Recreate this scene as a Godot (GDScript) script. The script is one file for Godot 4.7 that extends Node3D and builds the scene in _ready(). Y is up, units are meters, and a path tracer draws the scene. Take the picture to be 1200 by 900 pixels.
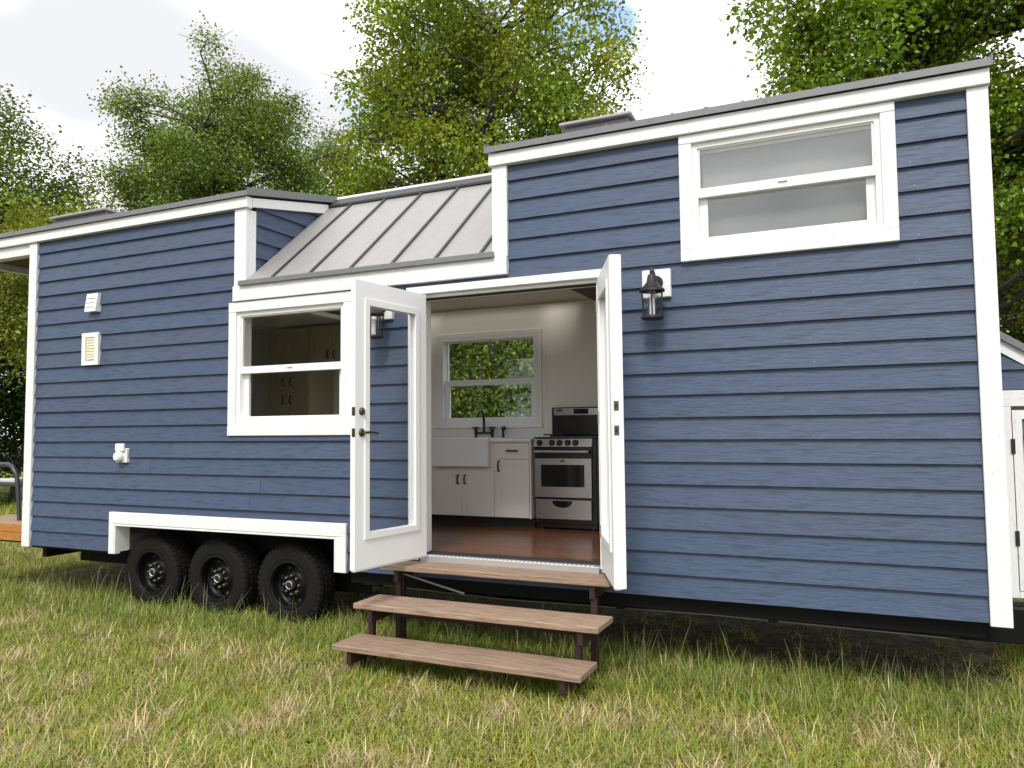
extends Node3D
# A blue tiny house on wheels on a meadow, French doors open, trees behind.
# Wall coordinates: x along the front wall, y = 0 at the lower edge of the siding (G metres above the ground), z = 0 on the front wall, towards the viewer positive.

const G := 0.55
const EXPO := 0.1524      # exposure of one siding board
var M := {}
var off := {}
var taken := {}
var X := Transform3D.IDENTITY
var rng := RandomNumberGenerator.new()
var house: Node3D

# ---------------------------------------------------------------- helpers: shapes
func mk() -> SurfaceTool:
	var st := SurfaceTool.new()
	st.begin(Mesh.PRIMITIVE_TRIANGLES)
	return st

func tri(st: SurfaceTool, a: Vector3, b: Vector3, c: Vector3, n := Vector3.ZERO) -> void:
	var g := (b - a).cross(c - a)
	if n == Vector3.ZERO:
		n = -g.normalized()
	var w := (X.basis * n).normalized()
	st.set_normal(w); st.add_vertex(X * a)
	if g.dot(n) > 0:
		st.set_normal(w); st.add_vertex(X * c)
		st.set_normal(w); st.add_vertex(X * b)
	else:
		st.set_normal(w); st.add_vertex(X * b)
		st.set_normal(w); st.add_vertex(X * c)

func quad(st: SurfaceTool, a: Vector3, b: Vector3, c: Vector3, d: Vector3, n: Vector3) -> void:
	tri(st, a, b, c, n)
	tri(st, a, c, d, n)

func smooth_tri(st: SurfaceTool, p: Array, n: Array) -> void:
	var g: Vector3 = (p[1] - p[0]).cross(p[2] - p[0])
	var o := [0, 2, 1] if g.dot(n[0] + n[1] + n[2]) > 0 else [0, 1, 2]
	for i in o:
		st.set_normal((X.basis * n[i]).normalized()); st.add_vertex(X * p[i])

# a box from corner a to corner b with chamfered edges of width r
func bx(st: SurfaceTool, a: Vector3, b: Vector3, r := 0.0) -> void:
	var lo := Vector3(minf(a.x, b.x), minf(a.y, b.y), minf(a.z, b.z))
	var hi := Vector3(maxf(a.x, b.x), maxf(a.y, b.y), maxf(a.z, b.z))
	var c := (lo + hi) / 2
	var h := (hi - lo) / 2
	r = minf(r, 0.45 * minf(h.x, minf(h.y, h.z)) * 2.0 * 0.5)
	var pt := func(axis: int, s: Vector3) -> Vector3:
		var p := Vector3.ZERO
		for k in 3:
			p[k] = s[k] * (h[k] if k == axis else h[k] - r)
		return c + p
	for i in 3:
		var j := (i + 1) % 3
		var k := (i + 2) % 3
		for s in [-1.0, 1.0]:
			var n := Vector3.ZERO
			n[i] = s
			var q := []
			for w in [[-1, -1], [1, -1], [1, 1], [-1, 1]]:
				var v := Vector3.ZERO
				v[i] = s; v[j] = w[0]; v[k] = w[1]
				q.append(pt.call(i, v))
			quad(st, q[0], q[1], q[2], q[3], n)
			if r > 0:
				for t in [-1.0, 1.0]:
					var e := Vector3.ZERO
					e[i] = s; e[j] = t
					var v0 := e
					v0[k] = -1
					var v1 := e
					v1[k] = 1
					quad(st, pt.call(i, v0), pt.call(i, v1), pt.call(j, v1), pt.call(j, v0), e.normalized())
	if r > 0:
		for sx in [-1.0, 1.0]:
			for sy in [-1.0, 1.0]:
				for sz in [-1.0, 1.0]:
					var v := Vector3(sx, sy, sz)
					tri(st, pt.call(0, v), pt.call(1, v), pt.call(2, v), v.normalized())

# a bar of square section between two points
func bar(st: SurfaceTool, a: Vector3, b: Vector3, w: float, d: float, up := Vector3.UP) -> void:
	var f := (b - a).normalized()
	if absf(f.dot(up)) > 0.98:
		up = Vector3.FORWARD
	var s := f.cross(up).normalized()
	var u := s.cross(f)
	var keep := X
	X = X * Transform3D(Basis(s, u, -f), (a + b) / 2)
	var l := (b - a).length() / 2
	bx(st, Vector3(-w / 2, -d / 2, -l), Vector3(w / 2, d / 2, l), minf(w, d) * 0.12)
	X = keep

func tube(st: SurfaceTool, pts: Array, rad: Array, n := 8, cap := true) -> void:
	var rings := []
	var nor := []
	var last_u := Vector3.ZERO
	for i in pts.size():
		var f: Vector3 = (pts[mini(i + 1, pts.size() - 1)] - pts[maxi(i - 1, 0)]).normalized()
		var u := last_u - f * last_u.dot(f)
		if u.length() < 0.05:
			u = f.cross(Vector3(0.31, 0.2, 0.93)).normalized()
		u = u.normalized()
		last_u = u
		var v := f.cross(u)
		var ring := []
		var rn := []
		for k in n:
			var a := TAU * k / n
			var d := u * cos(a) + v * sin(a)
			ring.append(pts[i] + d * rad[i]); rn.append(d)
		rings.append(ring); nor.append(rn)
	for i in pts.size() - 1:
		for k in n:
			var l := (k + 1) % n
			smooth_tri(st, [rings[i][k], rings[i + 1][k], rings[i + 1][l]], [nor[i][k], nor[i + 1][k], nor[i + 1][l]])
			smooth_tri(st, [rings[i][k], rings[i + 1][l], rings[i][l]], [nor[i][k], nor[i + 1][l], nor[i][l]])
	if cap:
		for e in [0, pts.size() - 1]:
			var f: Vector3 = (pts[e] - pts[1 if e == 0 else e - 1]).normalized()
			for k in range(1, n - 1):
				tri(st, rings[e][0], rings[e][k], rings[e][k + 1], f)

# profile of Vector2(radius, height) turned about an axis through c
func lathe(st: SurfaceTool, prof: Array, c: Vector3, axis := Vector3.UP, n := 20, smooth := true) -> void:
	var u := axis.cross(Vector3(0.9, 0.1, 0.42)).normalized()
	var v := axis.cross(u)
	for i in prof.size() - 1:
		var p: Vector2 = prof[i]
		var q: Vector2 = prof[i + 1]
		var t := (q - p).normalized()
		for k in n:
			var a := TAU * k / n
			var b := TAU * (k + 1) / n
			var da := u * cos(a) + v * sin(a)
			var db := u * cos(b) + v * sin(b)
			var dm := (da + db).normalized()
			var na := da * t.y - axis * t.x
			var nb := db * t.y - axis * t.x
			if not smooth:
				na = dm * t.y - axis * t.x
				nb = na
			var P := [c + da * p.x + axis * p.y, c + db * p.x + axis * p.y, c + db * q.x + axis * q.y, c + da * q.x + axis * q.y]
			if p.x > 1e-5:
				smooth_tri(st, [P[0], P[1], P[2]], [na, nb, nb])
			if q.x > 1e-5:
				smooth_tri(st, [P[0], P[2], P[3]], [na, nb, na])

# a polygon of Vector2(u, v) extruded from w0 to w1; at.call(u, v, w) places it
func prism(st: SurfaceTool, poly: PackedVector2Array, w0: float, w1: float, at: Callable) -> void:
	var idx := Geometry2D.triangulate_polygon(poly)
	var o: Vector3 = at.call(0, 0, 0)
	var nw: Vector3 = (at.call(0, 0, 1) - o).normalized()
	for i in range(0, idx.size(), 3):
		var a := poly[idx[i]]
		var b := poly[idx[i + 1]]
		var c := poly[idx[i + 2]]
		tri(st, at.call(a.x, a.y, w1), at.call(b.x, b.y, w1), at.call(c.x, c.y, w1), nw)
		tri(st, at.call(a.x, a.y, w0), at.call(b.x, b.y, w0), at.call(c.x, c.y, w0), -nw)
	var turn := -1.0 if Geometry2D.is_polygon_clockwise(poly) else 1.0
	for i in poly.size():
		var a := poly[i]
		var b := poly[(i + 1) % poly.size()]
		var d := (b - a).normalized() * turn
		var n: Vector3 = (at.call(d.y, -d.x, 0) - o).normalized()
		quad(st, at.call(a.x, a.y, w0), at.call(b.x, b.y, w0), at.call(b.x, b.y, w1), at.call(a.x, a.y, w1), n)

func in_front(u: float, v: float, w: float) -> Vector3: return Vector3(u, v, w)
func across_x(u: float, v: float, w: float) -> Vector3: return Vector3(w, v, u)   # polygon of (z, y), extruded along x

# one lap-siding board piece: polygon in (u, v), its lower edge row at v0 stands proud
func lap(st: SurfaceTool, poly: PackedVector2Array, v0: float, at: Callable, thick := 0.029, thin := 0.008) -> void:
	var idx := Geometry2D.triangulate_polygon(poly)
	var w := func(p: Vector2) -> float: return lerpf(thick, thin, clampf((p.y - v0) / EXPO, 0, 1))
	var o: Vector3 = at.call(0, 0, 0)
	var nw: Vector3 = (at.call(0, 0, 1) - o + (at.call(0, 1, 0) - o) * (thick - thin) / EXPO).normalized()
	for i in range(0, idx.size(), 3):
		var a := poly[idx[i]]
		var b := poly[idx[i + 1]]
		var c := poly[idx[i + 2]]
		tri(st, at.call(a.x, a.y, w.call(a)), at.call(b.x, b.y, w.call(b)), at.call(c.x, c.y, w.call(c)), nw)
	var turn := -1.0 if Geometry2D.is_polygon_clockwise(poly) else 1.0
	for i in poly.size():
		var a := poly[i]
		var b := poly[(i + 1) % poly.size()]
		var d := (b - a).normalized() * turn
		var n: Vector3 = (at.call(d.y, -d.x, 0) - o).normalized()
		quad(st, at.call(a.x, a.y, -0.002), at.call(b.x, b.y, -0.002), at.call(b.x, b.y, w.call(b)), at.call(a.x, a.y, w.call(a)), n)

func rect(x0: float, y0: float, x1: float, y1: float) -> PackedVector2Array:
	return PackedVector2Array([Vector2(x0, y0), Vector2(x1, y0), Vector2(x1, y1), Vector2(x0, y1)])

# a slab with rectangular holes, only its outer faces; at.call(u, v, w)
func holed(st: SurfaceTool, r: Rect2, holes: Array, w0: float, w1: float, at: Callable) -> void:
	var us := [r.position.x, r.end.x]
	var vs := [r.position.y, r.end.y]
	for h in holes:
		us.append_array([h.position.x, h.end.x]); vs.append_array([h.position.y, h.end.y])
	us.sort(); vs.sort()
	var o: Vector3 = at.call(0, 0, 0)
	var nu: Vector3 = at.call(1, 0, 0) - o
	var nv: Vector3 = at.call(0, 1, 0) - o
	var nw: Vector3 = at.call(0, 0, 1) - o
	var full := func(u: float, v: float) -> bool:
		if not r.has_point(Vector2(u, v)): return false
		for h in holes:
			if h.has_point(Vector2(u, v)): return false
		return true
	for i in us.size() - 1:
		for j in vs.size() - 1:
			var a: float = us[i]
			var b: float = us[i + 1]
			var c: float = vs[j]
			var d: float = vs[j + 1]
			if b - a < 1e-4 or d - c < 1e-4 or not full.call((a + b) / 2, (c + d) / 2): continue
			for w in [[w0, -1.0], [w1, 1.0]]:
				quad(st, at.call(a, c, w[0]), at.call(b, c, w[0]), at.call(b, d, w[0]), at.call(a, d, w[0]), nw * w[1])
			if not full.call(a - 1e-3, (c + d) / 2): quad(st, at.call(a, c, w0), at.call(a, d, w0), at.call(a, d, w1), at.call(a, c, w1), -nu)
			if not full.call(b + 1e-3, (c + d) / 2): quad(st, at.call(b, c, w0), at.call(b, d, w0), at.call(b, d, w1), at.call(b, c, w1), nu)
			if not full.call((a + b) / 2, c - 1e-3): quad(st, at.call(a, c, w0), at.call(b, c, w0), at.call(b, c, w1), at.call(a, c, w1), -nv)
			if not full.call((a + b) / 2, d + 1e-3): quad(st, at.call(a, d, w0), at.call(b, d, w0), at.call(b, d, w1), at.call(a, d, w1), nv)

# ---------------------------------------------------------------- helpers: nodes
func numbered(called: String) -> String:
	taken[called] = taken.get(called, -1) + 1
	return called if taken[called] == 0 else "%s_%03d" % [called, taken[called]]

# a thing: a Node3D standing at base (wall coordinates); its parts are built in wall coordinates
func thing(called: String, base: Vector3, label: String, category: String, group := "", kind := "") -> Node3D:
	var o := Node3D.new()
	o.name = numbered(called)
	add_child(o)
	o.position = base + Vector3(0, G, 0)
	off[o] = -base
	tag(o, label, category, group, kind)
	return o

func tag(o: Node, label: String, category: String, group := "", kind := "") -> void:
	if label: o.set_meta("label", label)
	if category: o.set_meta("category", category)
	if group: o.set_meta("group", group)
	if kind: o.set_meta("kind", kind)

func obj(st: SurfaceTool, called: String, mat: Material, parent: Node) -> MeshInstance3D:
	return put(st.commit(), called, mat, parent)

func put(mesh: Mesh, called: String, mat: Material, parent: Node) -> MeshInstance3D:
	var o := MeshInstance3D.new()
	o.name = called
	o.mesh = mesh
	o.material_override = mat
	parent.add_child(o, true)
	o.position = off.get(parent, Vector3.ZERO)
	return o

func group(called: String, parent: Node) -> Node3D:
	var o := Node3D.new()
	o.name = called
	parent.add_child(o, true)
	o.position = off.get(parent, Vector3.ZERO)
	return o

func box_part(called: String, a: Vector3, b: Vector3, r: float, mat: Material, parent: Node) -> MeshInstance3D:
	var st := mk()
	bx(st, a, b, r)
	return obj(st, called, mat, parent)

# ---------------------------------------------------------------- materials
func srgb(r: float, g: float, b: float) -> Color: return Color(r, g, b).linear_to_srgb()

func noise_tex(seed_: int, freq: float, stops: Array, oct := 4, size := 512, type := FastNoiseLite.TYPE_SIMPLEX_SMOOTH) -> NoiseTexture2D:
	var n := FastNoiseLite.new()
	n.seed = seed_
	n.frequency = freq
	n.noise_type = type
	n.fractal_octaves = oct
	var t := NoiseTexture2D.new()
	t.width = size; t.height = size
	t.seamless = true
	t.noise = n
	var g := Gradient.new()
	var offs := PackedFloat32Array()
	var cols := PackedColorArray()
	for s in stops:
		offs.append(s[0]); cols.append(s[1])
	g.offsets = offs; g.colors = cols
	t.color_ramp = g
	return t

func mat(c: Color, rough := 0.6, metal := 0.0, tex: Texture2D = null, scale := Vector3.ONE, bump: Texture2D = null, depth := 0.0) -> StandardMaterial3D:
	var m := StandardMaterial3D.new()
	m.albedo_color = c
	m.roughness = rough
	m.metallic = metal
	if tex or bump:
		m.uv1_triplanar = true
		m.uv1_scale = scale
		m.uv1_triplanar_sharpness = 6.0
	if tex: m.albedo_texture = tex
	if bump:
		m.heightmap_enabled = true
		m.heightmap_texture = bump
		m.heightmap_scale = depth
	return m

func glass(a := 0.04, tint := Color(0.8, 0.9, 0.86)) -> StandardMaterial3D:
	var m := StandardMaterial3D.new()
	m.albedo_color = Color(tint, a)
	m.transparency = BaseMaterial3D.TRANSPARENCY_ALPHA
	m.roughness = 0.02
	return m

func make_materials() -> void:
	var W := Color(1, 1, 1)
	var gray := func(v: float) -> Color: return Color(v, v, v)
	# siding: knotty rough-sawn grain under blue paint, in five variants
	var grain := noise_tex(11, 0.012, [[0.0, gray.call(0.74)], [0.40, gray.call(0.92)], [0.5, gray.call(1.0)], [0.58, gray.call(0.91)], [1.0, gray.call(1.0)]], 5)
	var grain_h := noise_tex(12, 0.016, [[0.0, gray.call(0.1)], [0.45, gray.call(0.45)], [0.5, gray.call(0.75)], [0.56, gray.call(0.4)], [1.0, gray.call(0.9)]], 5)
	var blues := [Color(0.053, 0.082, 0.150), Color(0.058, 0.087, 0.155), Color(0.049, 0.077, 0.143), Color(0.056, 0.082, 0.145), Color(0.051, 0.084, 0.154)]
	M.siding = []
	for i in 5:
		var m := mat(blues[i].linear_to_srgb(), 0.55, 0, grain, Vector3(0.5, 4.6, 0.9), grain_h, 0.17)
		m.uv1_offset = Vector3(0.37 * i, 0.213 * i, 0.5 * i)
		M.siding.append(m)
	var m_end := mat(blues[0].linear_to_srgb(), 0.55, 0, grain, Vector3(0.9, 5.1, 0.45), grain_h, 0.16)
	M.siding_end = m_end
	var spots := noise_tex(21, 0.02, [[0.0, gray.call(0.87)], [0.22, gray.call(0.97)], [0.35, gray.call(0.99)], [0.7, gray.call(1.0)], [1.0, gray.call(0.965)]], 5)
	var brush := noise_tex(22, 0.03, [[0.0, gray.call(0.0)], [1.0, gray.call(1.0)]], 3)
	M.trim = mat(srgb(0.78, 0.78, 0.785), 0.5, 0, spots, Vector3(0.8, 3.0, 3.0), brush, 0.06)
	M.trim_up = mat(srgb(0.78, 0.78, 0.785), 0.5, 0, spots, Vector3(3.0, 0.8, 3.0), brush, 0.06)
	M.vinyl = mat(srgb(0.80, 0.80, 0.80), 0.35)
	M.door = mat(srgb(0.79, 0.79, 0.80), 0.4)
	M.glass = glass(0.006, Color(0.3, 0.36, 0.33))
	M.sheath = mat(srgb(0.12, 0.10, 0.08), 0.9)
	M.roof = mat(srgb(0.19, 0.19, 0.20), 0.45, 0.2, spots, Vector3(1.3, 1.3, 1.3))
	M.galv = mat(srgb(0.36, 0.345, 0.34), 0.5, 0.5, noise_tex(23, 0.015, [[0.0, gray.call(0.95)], [0.5, gray.call(0.98)], [1.0, gray.call(1.0)]], 4), Vector3(0.9, 0.9, 0.9))
	M.seam = mat(srgb(0.035, 0.035, 0.036), 0.5, 0.1)
	M.inside = mat(srgb(0.83, 0.80, 0.74), 0.65, 0, null, Vector3(1, 1, 1), brush, 0.03)
	M.cabinet = mat(srgb(0.74, 0.69, 0.645), 0.45)
	M.cloud_grey = mat(srgb(0.21, 0.22, 0.22), 0.85)  # grey of the panel that stands in for reflected cloud
	M.pantry = mat(srgb(0.44, 0.37, 0.25), 0.5)
	M.counter = mat(srgb(0.74, 0.74, 0.73), 0.25)
	M.ceramic = mat(srgb(0.78, 0.78, 0.79), 0.12)
	var plank := noise_tex(31, 0.012, [[0.0, Color(0.62, 0.56, 0.50)], [0.45, Color(0.92, 0.88, 0.84)], [0.55, Color(0.78, 0.72, 0.66)], [1.0, Color(1, 1, 1)]], 5)
	M.floor = []
	for i in 3:
		var m := mat([srgb(0.165, 0.070, 0.033), srgb(0.125, 0.053, 0.027), srgb(0.205, 0.088, 0.042)][i], 0.22, 0, plank, Vector3(0.5, 4, 4.5))
		m.uv1_offset = Vector3(0.31 * i, 0, 0.4 * i)
		M.floor.append(m)
	var tread_h := noise_tex(33, 0.02, [[0.0, gray.call(0.2)], [0.5, gray.call(0.7)], [1.0, gray.call(0.5)]], 4)
	var worn := noise_tex(34, 0.014, [[0.0, Color(0.60, 0.56, 0.53)], [0.38, Color(0.86, 0.83, 0.80)], [0.47, Color(0.98, 0.96, 0.94)], [0.54, Color(0.82, 0.78, 0.74)], [0.62, Color(0.95, 0.93, 0.92)], [1.0, Color(1, 1, 1)]], 5)
	M.tread = []
	for i in 3:
		var m := mat([srgb(0.33, 0.24, 0.175), srgb(0.365, 0.27, 0.20), srgb(0.31, 0.225, 0.168)][i], 0.75, 0, worn, Vector3(0.42, 6, 7), tread_h, 0.16)
		m.uv1_offset = Vector3(0.4 * i, 0.1, 0.27 * i)
		M.tread.append(m)
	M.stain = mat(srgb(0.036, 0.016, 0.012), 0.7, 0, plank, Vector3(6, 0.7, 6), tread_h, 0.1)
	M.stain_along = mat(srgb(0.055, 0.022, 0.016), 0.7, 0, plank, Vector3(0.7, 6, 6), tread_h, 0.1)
	M.cedar = mat(srgb(0.58, 0.27, 0.06), 0.6, 0, plank, Vector3(0.7, 7, 7), tread_h, 0.1)
	M.decking = mat(srgb(0.50, 0.40, 0.31), 0.75, 0, plank, Vector3(0.7, 7, 9), tread_h, 0.1)
	M.loft = mat(srgb(0.13, 0.06, 0.032), 0.6, 0, plank, Vector3(4, 4, 0.6))
	M.steel_tex = noise_tex(41, 0.03, [[0.0, gray.call(0.82)], [1.0, gray.call(1.0)]], 3)
	M.steel = mat(srgb(0.56, 0.54, 0.52), 0.3, 0.95, M.steel_tex, Vector3(0.3, 30, 30))
	M.enamel = mat(srgb(0.012, 0.012, 0.013), 0.22)
	M.oven_glass = mat(srgb(0.006, 0.006, 0.007), 0.05)
	M.iron = mat(srgb(0.018, 0.018, 0.019), 0.42, 0.2)
	M.bronze = mat(srgb(0.13, 0.11, 0.075), 0.28, 0.85)
	M.nickel = mat(srgb(0.55, 0.53, 0.5), 0.25, 0.95)
	M.alu = mat(srgb(0.6, 0.6, 0.6), 0.35, 0.7)
	M.rubber = mat(srgb(0.011, 0.0105, 0.010), 0.75, 0, noise_tex(51, 0.03, [[0.0, Color(1, 1, 1)], [0.6, Color(1, 1, 1)], [0.8, Color(1.0, 0.9, 0.78)], [1.0, Color(1, 0.86, 0.7)]], 4, 256), Vector3(3, 3, 3))
	M.rim = mat(srgb(0.008, 0.008, 0.009), 0.4, 0.2)
	M.seal = mat(srgb(0.015, 0.015, 0.015), 0.7)
	M.chassis = mat(srgb(0.008, 0.008, 0.008), 0.6, 0.1)
	M.plastic = mat(srgb(0.76, 0.76, 0.74), 0.4)
	M.cream = mat(srgb(0.74, 0.70, 0.52), 0.5)
	M.chair = mat(srgb(0.035, 0.045, 0.05), 0.35)
	M.cushion = mat(srgb(0.55, 0.55, 0.54), 0.9)
	M.screw = mat(srgb(0.25, 0.24, 0.22), 0.4, 0.8)
	# ground: thatch and soil
	var soil := noise_tex(61, 0.02, [[0.0, Color(0.20, 0.16, 0.10)], [0.4, Color(0.36, 0.31, 0.19)], [0.55, Color(0.31, 0.33, 0.14)], [0.75, Color(0.45, 0.40, 0.25)], [1.0, Color(0.56, 0.49, 0.33)]], 6)
	M.ground = mat(Color(0.8, 0.8, 0.8), 0.95, 0, soil, Vector3(0.45, 0.45, 0.45), noise_tex(62, 0.06, [[0, gray.call(0)], [1, gray.call(1)]], 4), 1.5)
	M.ground.uv1_world_triplanar = true
	M.bark = mat(srgb(0.10, 0.085, 0.07), 0.9, 0, noise_tex(71, 0.02, [[0.0, gray.call(0.45)], [1.0, gray.call(1)]], 4), Vector3(3, 0.8, 3))
	for k in ["rubber", "rim", "chassis"]:
		M[k].metallic_specular = 0.25
	for k in ["grass", "leaf"]:
		var m := StandardMaterial3D.new()
		m.vertex_color_use_as_albedo = true
		m.roughness = 0.55 if k == "leaf" else 0.6
		m.backlight_enabled = true
		m.backlight = Color(0.9, 0.9, 0.6) if k == "leaf" else Color(0.5, 0.5, 0.3)
		m.cull_mode = BaseMaterial3D.CULL_DISABLED
		M[k] = m

# ---------------------------------------------------------------- camera, sky, sun
func set_stage() -> void:
	var cam := Camera3D.new()
	cam.name = "camera"
	cam.fov = 2.0 * rad_to_deg(atan(450.0 / 900.0))
	cam.near = 0.1
	cam.far = 2000.0
	cam.position = Vector3(0, 1.14027 + G, 5.28582)
	cam.rotation_order = EULER_ORDER_YXZ
	cam.rotation_degrees = Vector3(3.44135, 24.32791, -0.52482)
	add_child(cam)
	cam.current = true
	var env := Environment.new()
	env.background_mode = Environment.BG_SKY
	var sky := Sky.new()
	var pano := PanoramaSkyMaterial.new()
	pano.panorama = ImageTexture.create_from_image(sky_image())
	sky.sky_material = pano
	env.sky = sky
	env.tonemap_mode = Environment.TONE_MAPPER_LINEAR
	env.tonemap_exposure = 1.92
	env.sdfgi_enabled = true
	env.ssao_enabled = true
	env.ssil_enabled = true
	var we := WorldEnvironment.new()
	we.name = "environment"
	we.environment = env
	add_child(we)
	var sun := DirectionalLight3D.new()
	sun.name = "sun"
	sun.light_color = Color(1.0, 0.975, 0.935)
	sun.light_energy = 0.5
	sun.light_angular_distance = 15.0
	sun.shadow_enabled = true
	add_child(sun)
	sun.look_at_from_position(Vector3.ZERO, -Vector3(0.10, 0.77, 0.63), Vector3.UP)

func sky_image() -> Image:
	var w := 1024
	var h := 512
	var img := Image.create(w, h, false, Image.FORMAT_RGBF)
	var n := FastNoiseLite.new()
	n.seed = 1143
	n.frequency = 1.0
	n.fractal_octaves = 5
	var cloud_grey := FastNoiseLite.new()
	cloud_grey.seed = 247
	cloud_grey.frequency = 1.2
	cloud_grey.fractal_octaves = 4
	for j in h:
		var th := (0.5 - (j + 0.5) / h) * PI
		for i in w:
			var ph := (i + 0.5) / w * TAU
			var d := Vector3(sin(ph) * cos(th), sin(th), -cos(ph) * cos(th))
			var y := maxf(d.y, 0.0)
			var q := Vector3(d.x, y + 0.25, d.z) / (y + 0.35)      # cloud layer seen in perspective
			var cover := smoothstep(-0.44, -0.30, n.get_noise_3d(q.x, q.y * 1.4, q.z))
			cover = maxf(cover, 1.0 - smoothstep(0.0, 0.25, y))
			var s := 0.5 + 0.5 * cloud_grey.get_noise_3d(q.x * 1.3 + 3.0, q.y, q.z * 1.3)
			var cl := Color(0.47, 0.475, 0.49).lerp(Color(0.96, 0.97, 0.98), smoothstep(0.24, 0.54, s))
			var blue := Color(0.34, 0.45, 0.58).lerp(Color(0.18, 0.31, 0.52), y)
			img.set_pixel(i, j, blue.lerp(cl, cover))
	return img

# ---------------------------------------------------------------- ground and grass
var hn := FastNoiseLite.new()
func height(x: float, z: float) -> float:
	var d := Vector2(maxf(0, maxf(-9.2 - x, x - 2.0)), maxf(0, maxf(-3.0 - z, z - 1.2))).length()
	return (hn.get_noise_2d(x * 22.0, z * 22.0) * 0.05 + hn.get_noise_2d(x * 6.0, z * 6.0) * 0.12) * smoothstep(0.0, 2.0, d) + hn.get_noise_2d(x * 60.0, z * 60.0) * 0.012

func make_ground() -> void:
	var st := mk()
	var cut := func(a: float) -> Array:
		var r := []
		for i in range(-60, 61):
			r.append(a + signf(i) * (absf(i) * 0.22 + 0.000055 * pow(absf(i), 3.72)))
		return r
	var xs: Array = cut.call(-4.0)
	var zs: Array = cut.call(1.0)
	for i in xs.size():
		for j in zs.size():
			var p := Vector3(xs[i], height(xs[i], zs[j]), zs[j])
			var e := 0.15
			st.set_normal(Vector3(height(p.x - e, p.z) - height(p.x + e, p.z), 2 * e, height(p.x, p.z - e) - height(p.x, p.z + e)).normalized())
			st.add_vertex(p)
	var nz := zs.size()
	for i in xs.size() - 1:
		for j in nz - 1:
			var a := i * nz + j
			for k in [a, a + nz, a + 1, a + 1, a + nz, a + nz + 1]:
				st.add_index(k)
	var o := obj(st, "ground", M.ground, self)
	tag(o, "meadow soil with straw thatch under the grass", "ground", "", "structure")

# a tuft of n blades: length l, spread s, lean; blade colours are linear
func tuft(seed_: int, n: int, l: float, width: float, spread: float, lean: float, cols: Array, seg := 3) -> ArrayMesh:
	var r := RandomNumberGenerator.new()
	r.seed = seed_
	var st := mk()
	for b in n:
		var a := r.randf() * TAU
		var p := Vector3(cos(a), 0, sin(a)) * spread * sqrt(r.randf())
		p.y = -0.01
		var turn := r.randf() * TAU
		var dir := Vector3(cos(turn), 0, sin(turn))
		var side := Vector3(-dir.z, 0, dir.x)
		var len := l * r.randf_range(0.5, 1.15)
		var bend := lean * r.randf_range(0.25, 1.5)
		var c: Color = cols[r.randi() % cols.size()]
		var k := r.randf_range(0.8, 1.2)
		c = Color(c.r * k, c.g * k, c.b * k)
		st.set_color(c)
		var L := []
		var tilt := bend * 0.35
		for i in seg + 1:
			var t := float(i) / seg
			var wd := width * r.randf_range(0.85, 1.1) * (1.0 - t * t) * 0.5 + 0.0003
			L.append([p - side * wd, p + side * wd])
			p += (Vector3.UP * cos(tilt) + dir * sin(tilt)) * len / seg
			tilt += bend * 0.75 / seg * 1.6
		for i in seg:
			tri(st, L[i][0], L[i][1], L[i + 1][1])
			tri(st, L[i][0], L[i + 1][1], L[i + 1][0])
	return st.commit()

func scatter(called: String, label: String, mesh: Mesh, places: Array, tints: Array) -> void:
	var mm := MultiMesh.new()
	mm.transform_format = MultiMesh.TRANSFORM_3D
	mm.use_colors = true
	mm.mesh = mesh
	mm.instance_count = places.size()
	for i in places.size():
		mm.set_instance_transform(i, places[i])
		mm.set_instance_color(i, tints[i])
	var o := MultiMeshInstance3D.new()
	o.name = numbered(called)
	o.multimesh = mm
	o.material_override = M.grass
	add_child(o)
	tag(o, label, "grass", "", "stuff")

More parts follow.
